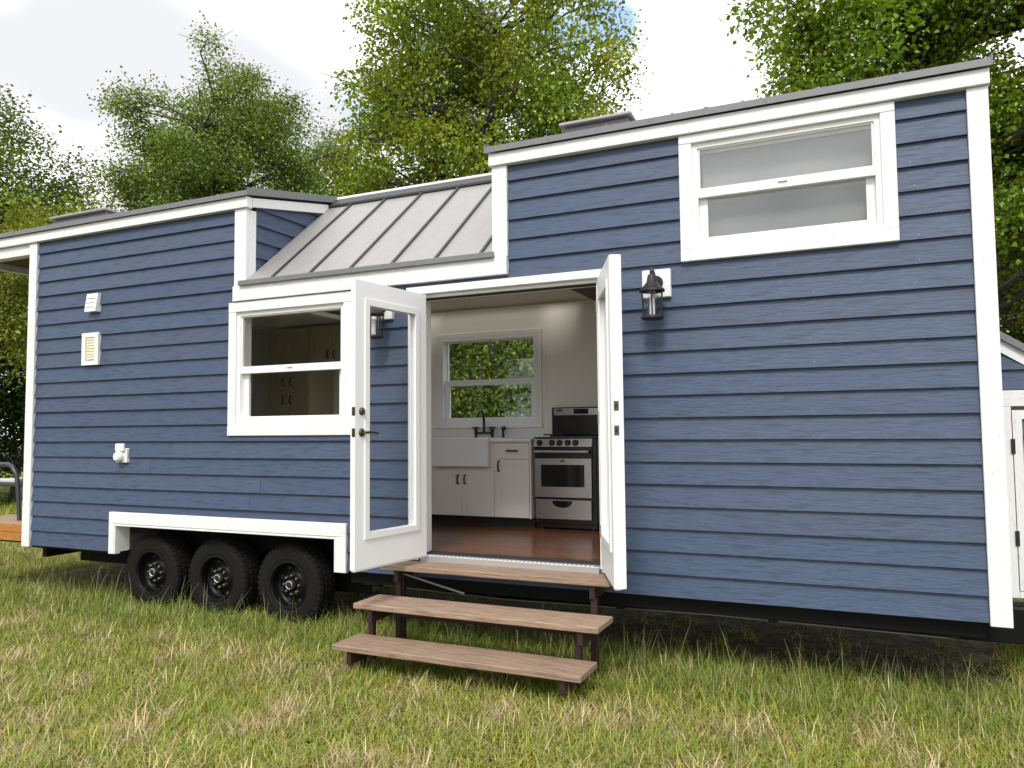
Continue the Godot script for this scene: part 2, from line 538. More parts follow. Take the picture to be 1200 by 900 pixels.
func make_grass() -> void:
	var green := [Color(0.25, 0.295, 0.032), Color(0.34, 0.355, 0.046), Color(0.15, 0.215, 0.024), Color(0.44, 0.415, 0.085)]
	var straw := [Color(0.50, 0.41, 0.22), Color(0.42, 0.33, 0.16), Color(0.58, 0.49, 0.30), Color(0.32, 0.23, 0.11)]
	var mixed := green + [straw[0], straw[1]]
	var kinds := [
		["short_grass", "short green meadow grass covering the ground", tuft(1, 20, 0.10, 0.0047, 0.065, 1.7, green)],
		["long_grass", "long arching green grass blades in the meadow", tuft(2, 10, 0.19, 0.0057, 0.055, 2.1, green)],
		["mixed_grass", "green grass with dry blades mixed in", tuft(3, 18, 0.12, 0.0044, 0.075, 1.9, mixed)],
		["dry_grass", "flattened dry straw lying between the grass", tuft(4, 26, 0.16, 0.0042, 0.10, 2.7, straw)],
		["grass_stalks", "thin pale grass stalks standing above the meadow", tuft(5, 3, 0.34, 0.0035, 0.03, 0.5, [Color(0.40, 0.36, 0.17), Color(0.28, 0.30, 0.1)])],
	]
	var P := [[], [], [], [], []]
	var C := [[], [], [], [], []]
	var pn := FastNoiseLite.new()
	pn.seed = 77
	pn.frequency = 1.0
	pn.fractal_octaves = 3
	rng.seed = 1234
	var add := func(k: int, x: float, z: float, s: float, tall: float, tint: Color) -> void:
		var b := Basis(Vector3.UP, rng.randf() * TAU).scaled(Vector3(s, s * tall, s))
		P[k].append(Transform3D(b, Vector3(x, height(x, z), z)))
		C[k].append(tint)
	# near meadow, thinner under the house
	for i in 76000:
		var x := rng.randf_range(-13.5, 3.2)
		var z := rng.randf_range(-3.2, 4.2)
		if z > 4.6 + 0.42 * (-0.5 - x) and x > -6: continue
		var under := x > -9.1 and x < 0.9 and z < -0.15 and z > -2.5
		if under and rng.randf() < (0.6 if z > -0.6 else 0.97): continue
		var d := pn.get_noise_2d(x * 1.5, z * 1.7) + 0.6 * pn.get_noise_2d(x * 4.1 + 9, z * 4.1)
		var edge := smoothstep(1.3, 0.25, z)            # the mower does not reach the wall: longer there
		var v := rng.randf_range(0.75, 1.25)
		var tint := Color(v * rng.randf_range(0.9, 1.15), v, v * rng.randf_range(0.8, 1.2))
		var u := rng.randf()
		if d > 0.33 and u < 0.6 - 0.25 * edge:
			add.call(3, x, z, rng.randf_range(0.7, 1.25), rng.randf_range(0.6, 1.0), tint)
		elif u < 0.36:
			add.call(0, x, z, rng.randf_range(0.75, 1.2), 1.0 + 0.3 * edge, tint)
		elif u < 0.58:
			add.call(1, x, z, rng.randf_range(0.6, 1.05), 0.9 + 0.35 * edge, tint)
		elif u < 0.9:
			add.call(2, x, z, rng.randf_range(0.7, 1.2), 1.0 + 0.3 * edge, tint)
		elif u < 0.975:
			add.call(3, x, z, rng.randf_range(0.6, 1.1), rng.randf_range(0.5, 1.0), tint)
		elif rng.randf() < 0.25 + 0.5 * edge:
			add.call(4, x, z, rng.randf_range(0.6, 1.1), 1.0, tint)
	# uncut fringe along the foot of the house
	for i in 5200:
		var x := rng.randf_range(-8.2, 1.6)
		var z := rng.randf_range(-0.45, 0.45)
		if x > -3.5 and x < -1.5 and z > 0.1: continue
		var v := rng.randf_range(0.7, 1.15)
		var k := rng.randf()
		add.call(1 if k < 0.75 else (0 if k < 0.93 else 4), x, z, rng.randf_range(0.7, 1.2), rng.randf_range(0.8, 1.2), Color(v * 0.97, v, v))
	# the lawn that goes on beyond and beside the house
	for i in 30000:
		var x := rng.randf_range(-34, 12)
		var z := rng.randf_range(-20, 2)
		if x > -13.5 and x < 3.2 and z > -3.2: continue
		if x > -10 and z > -14 and rng.randf() < 0.6: continue
		var v := rng.randf_range(0.85, 1.3)
		add.call(0 if rng.randf() < 0.7 else 2, x, z, rng.randf_range(1.6, 2.8), 0.8, Color(v, v, v))
	for k in 5:
		scatter(kinds[k][0], kinds[k][1], kinds[k][2], P[k], C[k])

# ---------------------------------------------------------------- trees
# the leaves of one sprig: [points, 4 per leaf; shades, one per leaf]
func leaf_sprig(seed_: int, n: int, size: float, spread: float, broad: float) -> Array:
	var r := RandomNumberGenerator.new()
	r.seed = seed_
	var pts := PackedVector3Array()
	var shades := []
	for i in n:
		var c := Vector3(r.randfn(), r.randfn() * 0.75, r.randfn()) * spread * 0.5
		var out := (c.normalized() + Vector3(r.randf_range(-0.5, 0.5), -0.25, r.randf_range(-0.5, 0.5))).normalized()
		var up := Vector3(r.randf_range(-1.3, 1.3), 1, r.randf_range(-1.3, 1.3)).normalized()
		var side := out.cross(up).normalized()
		var L := size * r.randf_range(0.7, 1.25)
		var k := r.randf_range(0.75, 1.25)
		shades.append(Color(k * r.randf_range(0.86, 1.06), k, k * 0.95))
		var mid := c + out * L * 0.42 + side.cross(out).normalized() * L * 0.14
		pts.append_array([c, mid + side * L * broad * 0.5, c + out * L - up * L * 0.12, mid - side * L * broad * 0.5])
	return [pts, shades]

# lobes: [centre (relative to base), radii]; each gets clumps of leaves carried by limbs
func tree(called: String, label: String, base: Vector3, lobes: Array, clumps: int, sprigs: int, sprig: Array, tone: Color, trunk_r: float, seed_: int, clump_r := 0.75, stems := 1, category := "tree", grp := "trees behind the house") -> void:
	var r := RandomNumberGenerator.new()
	r.seed = seed_
	base.y = height(base.x, base.z) - G
	var t := thing(called, base, label, category, grp)
	off[t] = Vector3.ZERO
	var total := 0.0
	var top := 0.0
	for l in lobes:
		total += l[1].x * l[1].y * l[1].z
		top = maxf(top, l[0].y + l[1].y)
	var wood := mk()
	# stems
	var paths := []
	for s in stems:
		var a := TAU * s / stems + r.randf()
		var lean := Vector3(cos(a), 0, sin(a)) * (0.0 if stems == 1 else 0.10)
		var p := Vector3(lean.x, -0.1, lean.z) * 2.0
		var pts := []
		var rad := []
		var rr := trunk_r * (1.0 if stems == 1 else 0.62)
		for i in 12:
			pts.append(p); rad.append(rr * (1.0 - 0.075 * i))
			var tgt: Vector3 = lobes[s % lobes.size()][0]
			var drift := Vector3(tgt.x - p.x, 0, tgt.z - p.z) * 0.07
			p += Vector3(r.randf_range(-0.03, 0.03), 1.0 / 13, r.randf_range(-0.03, 0.03)) * top + lean * top * 0.06 + drift
		paths.append(pts)
		tube(wood, pts, rad, 8)
	# clumps
	var centres := []
	for l in lobes:
		var n := maxi(3, int(clumps * l[1].x * l[1].y * l[1].z / total))
		for i in n:
			var d := Vector3(r.randfn(), r.randfn(), r.randfn()).normalized()
			var k := pow(r.randf(), 0.42) * r.randf_range(0.85, 1.08)
			centres.append(l[0] + d * l[1] * k)
	var P := []
	var C := []
	for c in centres:
		var best = null
		var cost := 1e9
		for pts in paths:
			for i in range(2, pts.size()):
				var q: Vector3 = pts[i]
				var e: float = (c - q).length() + absf(c.y - q.y - 0.55 * Vector2(c.x - q.x, c.z - q.z).length()) * 0.9
				if e < cost:
					cost = e; best = q
		var mid: Vector3 = best.lerp(c, 0.5) + Vector3(r.randf_range(-0.3, 0.3), r.randf_range(-0.1, 0.45), r.randf_range(-0.3, 0.3))
		var br := clampf(0.012 * (c - best).length() + 0.008, 0.012, 0.07)
		tube(wood, [best, best.lerp(mid, 0.55) + Vector3(0, 0.1, 0), mid, mid.lerp(c, 0.6), c], [br * 1.3, br, br * 0.7, br * 0.5, br * 0.25], 5, false)
		for w in 5:
			var e: Vector3 = c + Vector3(r.randfn(), r.randfn() * 0.7, r.randfn()) * clump_r * 0.6
			tube(wood, [mid.lerp(c, 0.45 + 0.12 * w), e], [br * 0.4, 0.004], 4, false)
		var bright := r.randf_range(0.72, 1.3)
		var yellow := r.randf_range(0.82, 1.06)
		var m := int(sprigs * r.randf_range(0.6, 1.4))
		var size := clump_r * r.randf_range(0.6, 1.25)
		for i in m:
			var dq := Vector3(r.randfn(), r.randfn(), r.randfn()).normalized() * pow(r.randf(), 0.45)
			var q: Vector3 = c + dq * Vector3(1, 0.7, 1) * size * 0.95
			var b := Basis(Vector3.UP, r.randf() * TAU) * Basis(Vector3.RIGHT, r.randf_range(-0.5, 0.5))
			P.append(Transform3D(b.scaled(Vector3.ONE * r.randf_range(0.75, 1.25)), q))
			var k := bright * r.randf_range(0.8, 1.2)
			C.append(Color(tone.r * k * yellow, tone.g * k, tone.b * k))
	obj(wood, "trunk", M.bark, t)
	var pos := PackedVector3Array()
	var nor := PackedVector3Array()
	var col := PackedColorArray()
	var idx := PackedInt32Array()
	var sp: PackedVector3Array = sprig[0]
	for i in P.size():
		var q: PackedVector3Array = P[i] * sp
		for k in sprig[1].size():
			var n := (q[4 * k + 1] - q[4 * k]).cross(q[4 * k + 3] - q[4 * k]).normalized()
			var flip := n.y < 0
			if flip: n = -n
			var c: Color = C[i] * sprig[1][k]
			var at := pos.size()
			for v in 4:
				pos.append(q[4 * k + v]); nor.append(n); col.append(c)
			idx.append_array([at, at + 1, at + 2, at, at + 2, at + 3] if flip else [at, at + 2, at + 1, at, at + 3, at + 2])
	var arr := []
	arr.resize(Mesh.ARRAY_MAX)
	arr[Mesh.ARRAY_VERTEX] = pos
	arr[Mesh.ARRAY_NORMAL] = nor
	arr[Mesh.ARRAY_COLOR] = col
	arr[Mesh.ARRAY_INDEX] = idx
	var mesh := ArrayMesh.new()
	mesh.add_surface_from_arrays(Mesh.PRIMITIVE_TRIANGLES, arr)
	put(mesh, "crown", M.leaf, t)

func make_trees() -> void:
	var maple := leaf_sprig(1, 11, 0.105, 0.36, 0.9)
	var small := leaf_sprig(2, 12, 0.08, 0.34, 0.7)
	var bushy := leaf_sprig(3, 12, 0.10, 0.38, 0.75)
	var near_maple := leaf_sprig(5, 12, 0.085, 0.34, 0.85)
	var coarse := leaf_sprig(4, 8, 0.5, 1.4, 0.8)
	var V := func(x: float, y: float, z: float) -> Vector3: return Vector3(x, y, z)
	# dark tree at the far left and the lighter bush in front of it
	tree("dark_tree", "dark green broadleaf tree rising beyond the porch roof", Vector3(-21.5, 0, -7.4), [[V.call(0, 7.6, 0), V.call(3.3, 3.7, 3.2)], [V.call(-0.6, 4.5, 0.5), V.call(3.4, 3.5, 3)], [V.call(1.8, 7.0, -1.4), V.call(1.8, 2.2, 1.8)]], 190, 34, bushy, Color(0.14, 0.17, 0.028), 0.22, 31, 0.9)
	tree("yellow_green_tree", "low yellow green tree showing just above the porch roof", Vector3(-15.8, 0, -6.0), [[V.call(0, 4.9, 0), V.call(1.9, 2.0, 2.0)], [V.call(0.9, 5.4, -1.9), V.call(1.7, 1.5, 1.5)]], 130, 34, small, Color(0.23, 0.255, 0.036), 0.13, 32, 0.6)
	tree("airy_tree", "tall airy olive green tree with many thin stems", Vector3(-16.3, 0, -10.9), [[V.call(0.2, 8.0, 0), V.call(3.7, 3.2, 3.2)], [V.call(0.6, 11.0, 0.1), V.call(1.9, 2.1, 1.7)], [V.call(-1.2, 10.0, 0.9), V.call(1.7, 1.7, 1.4)]], 250, 34, small, Color(0.20, 0.245, 0.046), 0.17, 33, 0.62, 4)
	tree("distant_tree", "pale green tree glimpsed between the airy tree and the maple", Vector3(-17.4, 0, -16.4), [[V.call(0, 9.0, 0), V.call(2.4, 3.6, 2.0)]], 80, 28, small, Color(0.20, 0.235, 0.055), 0.14, 34, 0.7, 2)
	tree("spreading_maple", "spreading maple with bright leaves behind the steep metal roof", Vector3(-8.9, 0, -13.0), [[V.call(-0.5, 9.3, 0), V.call(4.3, 3.6, 3.6)], [V.call(0.0, 12.4, 0), V.call(3.8, 2.9, 3.2)], [V.call(2.9, 9.6, 0.6), V.call(1.8, 1.9, 1.8)], [V.call(-2.4, 7.6, 0.6), V.call(2.2, 2.0, 2.0)]], 280, 27, maple, Color(0.26, 0.295, 0.034), 0.24, 35, 0.72, 3)
	tree("leafy_maple", "dense leafy maple overhanging the tall end of the house", Vector3(-1.0, 0, -9.9), [[V.call(1.5, 8.1, 0.2), V.call(2.7, 2.4, 2.4)], [V.call(4.2, 8.6, 0), V.call(3.0, 2.8, 2.6)], [V.call(5.0, 6.0, -0.3), V.call(2.0, 2.0, 1.8)], [V.call(2.9, 10.2, 0), V.call(2.9, 1.8, 2.4)], [V.call(3.8, 5.6, 0.2), V.call(1.9, 2.4, 1.6)]], 230, 40, near_maple, Color(0.235, 0.31, 0.036), 0.2, 36, 0.7, 2)
	tree("understory_tree", "bright leafy young tree beyond the storage cabinet", Vector3(3.9, 0, -15.0), [[V.call(-0.2, 3.9, 0), V.call(3.0, 3.9, 2.4)]], 140, 34, bushy, Color(0.18, 0.245, 0.032), 0.12, 37, 0.75, 2)
	# unseen trees added opposite the house so the left window mirrors something dark
	for i in 4:
		tree("added_meadow_tree", "added unseen tree across the meadow, dark for the left window to mirror", Vector3(-30.0 - 9.0 * i, 0, 40.0 - 3.0 * i), [[V.call(0, 7.0, 0), V.call(6.0, 7.0, 4.0)]], 120, 30, coarse, Color(0.06, 0.085, 0.02), 0.3, 60 + i, 1.8, 1, "tree", "added unseen trees across the meadow")
	# thicket seen past the porch and through the kitchen window
	var grp := "thicket behind the house"
	tree("thicket_shrub", "dark dense shrub seen past the porch deck", Vector3(-19.6, 0, -7.4), [[V.call(0, 2.3, 0), V.call(2.6, 2.4, 2.2)], [V.call(0.8, 4.2, -0.4), V.call(1.7, 1.9, 1.6)]], 70, 34, bushy, Color(0.055, 0.09, 0.018), 0.1, 41, 1.0, 3, "shrub", grp)
	tree("thicket_shrub", "mid green shrub growing against the end of the thicket", Vector3(-18.6, 0, -9.8), [[V.call(0, 2.2, 0), V.call(2.2, 2.4, 2.0)]], 46, 34, bushy, Color(0.07, 0.108, 0.02), 0.1, 42, 1.0, 3, "shrub", grp)
	tree("thicket_shrub", "broad shrub with pale leaves filling the kitchen window view", Vector3(-7.4, 0, -13.6), [[V.call(0, 2.6, 0), V.call(2.4, 2.8, 1.6)]], 100, 44, maple, Color(0.20, 0.26, 0.038), 0.1, 43, 1.05, 3, "shrub", grp)
	tree("thicket_shrub", "darker shrub behind the broad kitchen window shrub", Vector3(-10.6, 0, -14.4), [[V.call(0, 2.8, 0), V.call(2.6, 3.0, 1.7)]], 100, 44, maple, Color(0.15, 0.21, 0.03), 0.1, 44, 1.05, 3, "shrub", grp)
	tree("thicket_shrub", "deep green shrub closing the view under the maple", Vector3(-9.6, 0, -17.2), [[V.call(0, 3.4, 0), V.call(4.2, 3.8, 1.8)], [V.call(3.4, 3.2, 0), V.call(3.0, 3.6, 1.8)]], 150, 44, bushy, Color(0.11, 0.16, 0.026), 0.1, 45, 1.1, 3, "shrub", grp)
	tree("thicket_shrub", "tallest dark shrub at the back of the thicket", Vector3(-11.5, 0, -21.5), [[V.call(0, 4.0, 0), V.call(5.6, 4.6, 1.6)]], 150, 44, bushy, Color(0.11, 0.16, 0.026), 0.1, 46, 1.25, 3, "shrub", grp)

# ---------------------------------------------------------------- the house
func siding_wall(region: Array, at: Callable, holes: Array, mats: Array, parent: Node, rows: Array, thick := 0.029) -> void:
	# region: [u0, u1]; holes: Rect2 list; rows: [first, last, top]
	for i in range(rows[0], rows[1] + 1):
		var y0: float = i * EXPO
		var y1: float = minf((i + 1) * EXPO, rows[2])
		var cuts := [region[0], region[1]]
		for h in holes:
			if h.position.y < y1 and h.end.y > y0:
				for c in [h.position.x, h.end.x]:
					if c > region[0] and c < region[1]: cuts.append(c)
		cuts.sort()
		var pend := []            # [u0, u1, v0, v1]
		for k in cuts.size() - 1:
			var a: float = cuts[k]
			var b: float = cuts[k + 1]
			if b - a < 0.004: continue
			var spans := [[y0, y1]]
			for h in holes:
				if h.position.x < (a + b) / 2 and h.end.x > (a + b) / 2:
					var nx := []
					for s in spans:
						if h.position.y > s[0]: nx.append([s[0], minf(s[1], h.position.y)])
						if h.end.y < s[1]: nx.append([maxf(s[0], h.end.y), s[1]])
						if h.position.y <= s[0] and h.end.y >= s[1]: pass
					spans = nx.filter(func(s): return s[1] - s[0] > 0.004)
			for s in spans:
				var joined := false
				for p in pend:
					if absf(p[1] - a) < 1e-4 and absf(p[2] - s[0]) < 1e-4 and absf(p[3] - s[1]) < 1e-4:
						p[1] = b; joined = true
				if not joined: pend.append([a, b, s[0], s[1]])
		var cut_up := []
		for p in pend:                    # no board is longer than about 3.7 m: butt joints
			if p[1] - p[0] > 3.7:
				var j := rng.randf_range(p[0] + 1.2, p[1] - 1.2)
				cut_up.append([p[0], j - 0.0012, p[2], p[3]]); cut_up.append([j + 0.0012, p[1], p[2], p[3]])
			else: cut_up.append(p)
		for p in cut_up:
			var st := mk()
			var t := thick + rng.randf_range(-0.0015, 0.0015)
			lap(st, rect(p[0], p[2], p[1], p[3]), y0, at, t, 0.007 + rng.randf_range(-0.001, 0.001))
			obj(st, "siding_board", mats[rng.randi() % mats.size()], parent)

const ZB := -2.45          # outer face of the back wall
const XL := -7.96
const XR := 0.733
const DOOR := Rect2(-3.195, 0.15, 1.505, 2.08)
const WIN_L := Rect2(-5.10, 1.20, 1.18, 1.025)
const WIN_R := Rect2(-1.0, 2.37, 1.175, 0.735)
const WIN_K := Rect2(-4.34, 1.20, 1.19, 0.985)
const WIN_ADDED := [Rect2(-1.95, 1.05, 1.5, 1.1), Rect2(-5.15, 1.05, 0.62, 1.1), Rect2(-2.0, 2.6, 1.6, 0.55)]  # unseen back windows, added to brighten the rooms inside
const WELL := Rect2(-6.62, -0.05, 2.64, 0.32)

func make_house() -> void:
	house = thing("tiny_house", Vector3(-3.6, -G, -1.2), "blue clapboard tiny house on wheels with white trim and open French doors", "tiny house")
	rng.seed = 99
	var H := house
	# front wall core: left part, door part under the low eave, right part
	var st := mk()
	holed(st, Rect2(XL, 0, 2.94, 3.288), [WELL, WIN_L], -0.13, 0.0, in_front)
	holed(st, Rect2(-5.02, 0, 2.52, 2.5), [WELL, WIN_L, DOOR], -0.13, 0.0, in_front)
	holed(st, Rect2(-2.5, 0, XR + 2.5, 3.288), [DOOR, WIN_R], -0.13, 0.0, in_front)
	obj(st, "front_wall_core", M.sheath, H)
	st = mk()
	holed(st, Rect2(XL + 0.13, 0.17, 2.81, 3.0), [WIN_L, WELL], -0.142, -0.131, in_front)
	holed(st, Rect2(-5.02, 0.17, 2.52, 2.3), [WIN_L, DOOR, WELL], -0.142, -0.131, in_front)
	holed(st, Rect2(-2.5, 0.17, XR + 2.37, 3.0), [DOOR, WIN_R], -0.142, -0.131, in_front)
	obj(st, "front_wall_lining", M.inside, H)
	# back wall with the kitchen window and the windows added for daylight
	st = mk()
	holed(st, Rect2(XL, 0, XR - XL, 2.5), [WIN_K, WIN_ADDED[0], WIN_ADDED[1]], ZB, ZB + 0.1, in_front)
	bx(st, Vector3(XL, 2.5, ZB), Vector3(-4.97, 3.288, ZB + 0.1))
	holed(st, Rect2(-2.55, 2.5, XR + 2.55, 0.788), [WIN_ADDED[2]], ZB, ZB + 0.1, in_front)
	obj(st, "back_wall", M.inside, H)
	# end walls with gables
	var ridge := (0.07 + 1.225) * 0.21
	for e in [[XL, XL + 0.12], [XR - 0.12, XR]]:
		st = mk()
		prism(st, PackedVector2Array([Vector2(-0.135, 0), Vector2(-0.135, 3.316), Vector2(-1.225, 3.545), Vector2(ZB + 0.105, 3.316), Vector2(ZB + 0.105, 0)]), e[0], e[1], across_x)
		obj(st, "end_wall", M.inside, H)
	# siding on the front
	var holes := [Rect2(-5.19, 1.11, 1.36, 1.215), Rect2(-1.09, 2.285, 1.35, 0.895), Rect2(-3.287, 0.13, 1.689, 2.165), Rect2(-6.69, -0.1, 2.805, 0.485), Rect2(-5.128, 2.318, 2.728, 1.2)]
	siding_wall([-7.868, 0.645], in_front, holes, M.siding, H, [0, 20, 3.185])
	siding_wall([-2.45, -0.02], func(u, v, w): return Vector3(XR + w, v, u), [], [M.siding_end], H, [0, 20, 3.17])
	siding_wall([-2.45, -0.02], func(u, v, w): return Vector3(XL - w, v, u), [Rect2(-1.7, 0.2, 0.9, 2.1)], [M.siding_end], H, [0, 20, 3.17])
	box_part("porch_door", Vector3(XL - 0.03, 0.2, -1.69), Vector3(XL - 0.001, 2.29, -0.81), 0.006, M.door, H)
	# return wall over the steep roof, its boards cut to the slope
	for e in [[-5.02, 1.0], [-2.5, -1.0]]:
		var x0: float = e[0]
		var sg: float = e[1]
		var tri_poly := PackedVector2Array([Vector2(0.0, 2.47), Vector2(0.0, 3.25), Vector2(-1.22, 3.25 + ridge - 0.02), Vector2(-1.22, 3.48)])
		st = mk()
		prism(st, tri_poly, x0 - 0.05 if sg > 0 else x0, x0 if sg > 0 else x0 + 0.05, across_x)
		var back := PackedVector2Array()
		for p in tri_poly: back.append(Vector2(-2.45 - p.x, p.y))
		prism(st, back, x0 - 0.05 if sg > 0 else x0, x0 if sg > 0 else x0 + 0.05, across_x)
		obj(st, "return_wall_core", M.sheath, H)
		for i in range(15, 23):
			for p in Geometry2D.intersect_polygons(PackedVector2Array([Vector2(-0.09, 2.47), Vector2(-0.09, 3.25), Vector2(-1.24, 3.48), Vector2(-1.24, 3.44)]), rect(-2, i * EXPO, 1, (i + 1) * EXPO)):
				st = mk()
				lap(st, p, i * EXPO, func(u, v, w): return Vector3(x0 + sg * w, v, u))
				obj(st, "siding_board", M.siding_end, H)
	# corner boards, fascia and trims
	var T := [
		["corner_board", Vector3(0.648, -0.018, -0.002), Vector3(XR + 0.028, 3.168, 0.043), 1],
		["corner_board", Vector3(XR + 0.001, -0.018, -0.10), Vector3(XR + 0.027, 3.166, -0.003), 1],
		["corner_board", Vector3(XL - 0.028, -0.018, -0.002), Vector3(-7.872, 3.168, 0.043), 1],
		["corner_board", Vector3(XL - 0.027, -0.018, -0.10), Vector3(XL - 0.001, 3.166, -0.003), 1],
		["corner_board", Vector3(-5.128, 2.463, -0.002), Vector3(-4.992, 3.168, 0.043), 1],
		["corner_board", Vector3(-5.019, 2.47, -0.09), Vector3(-4.992, 3.166, -0.003), 1],
		["corner_board", Vector3(-2.528, 2.463, -0.002), Vector3(-2.402, 3.168, 0.043), 1],
		["fascia_board", Vector3(-9.13, 3.17, -0.01), Vector3(-4.965, 3.27, 0.066), 0],
		["fascia_board", Vector3(-2.545, 3.17, -0.01), Vector3(XR + 0.036, 3.266, 0.066), 0],
		["eave_trim_board", Vector3(-5.128, 2.322, -0.002), Vector3(-2.402, 2.46, 0.06), 0],
	]
	for t in T: box_part(t[0], t[1], t[2], 0.004, M.trim_up if t[3] else M.trim, H)
	# rake board on the return wall, rising with the main roof
	for e in [[-4.991, -4.965], [-2.545, -2.529], [XR + 0.028, XR + 0.036], [-9.13, -9.10]]:
		st = mk()
		prism(st, PackedVector2Array([Vector2(-0.011, 3.187), Vector2(-0.011, 3.27), Vector2(-1.225, 3.27 + ridge - 0.018), Vector2(-1.225, 3.187 + ridge - 0.03)]), e[0], e[1], across_x)
		prism(st, PackedVector2Array([Vector2(-2.44, 3.187), Vector2(-2.44, 3.27), Vector2(-1.2252, 3.27 + ridge - 0.018), Vector2(-1.2252, 3.187 + ridge - 0.03)]), e[0], e[1], across_x)
		obj(st, "rake_board", M.trim, H)
	var nails := mk()
	for i in 21:
		for x in [-7.45, -6.6, -5.75, -4.6, -3.7, -1.06, -0.26, 0.35]:
			var q := Vector2(x + rng.randf_range(-0.02, 0.02), i * EXPO + rng.randf_range(0.018, 0.035))
			if holes.any(func(h): return h.grow(0.02).has_point(q)) or q.y > 3.14 or rng.randf() < 0.3: continue
			lathe(nails, [Vector2(0.0, 0.0015), Vector2(0.003, 0.001), Vector2(0.0036, -0.002)], Vector3(q.x, q.y, lerpf(0.029, 0.008, (q.y - i * EXPO) / EXPO) + 0.001), Vector3(0, 0, 1), 6)
	obj(nails, "nail_heads", M.nickel, H).set_meta("kind", "stuff")
	make_roofs()
	make_windows()
	make_doors()
	make_wheels()
	make_inside()
	make_porch()
	make_fittings()

func slab(z0: float, y0: float, z1: float, y1: float, t: float) -> PackedVector2Array:
	return PackedVector2Array([Vector2(z0, y0), Vector2(z0, y0 + t), Vector2(z1, y1 + t), Vector2(z1, y1)])

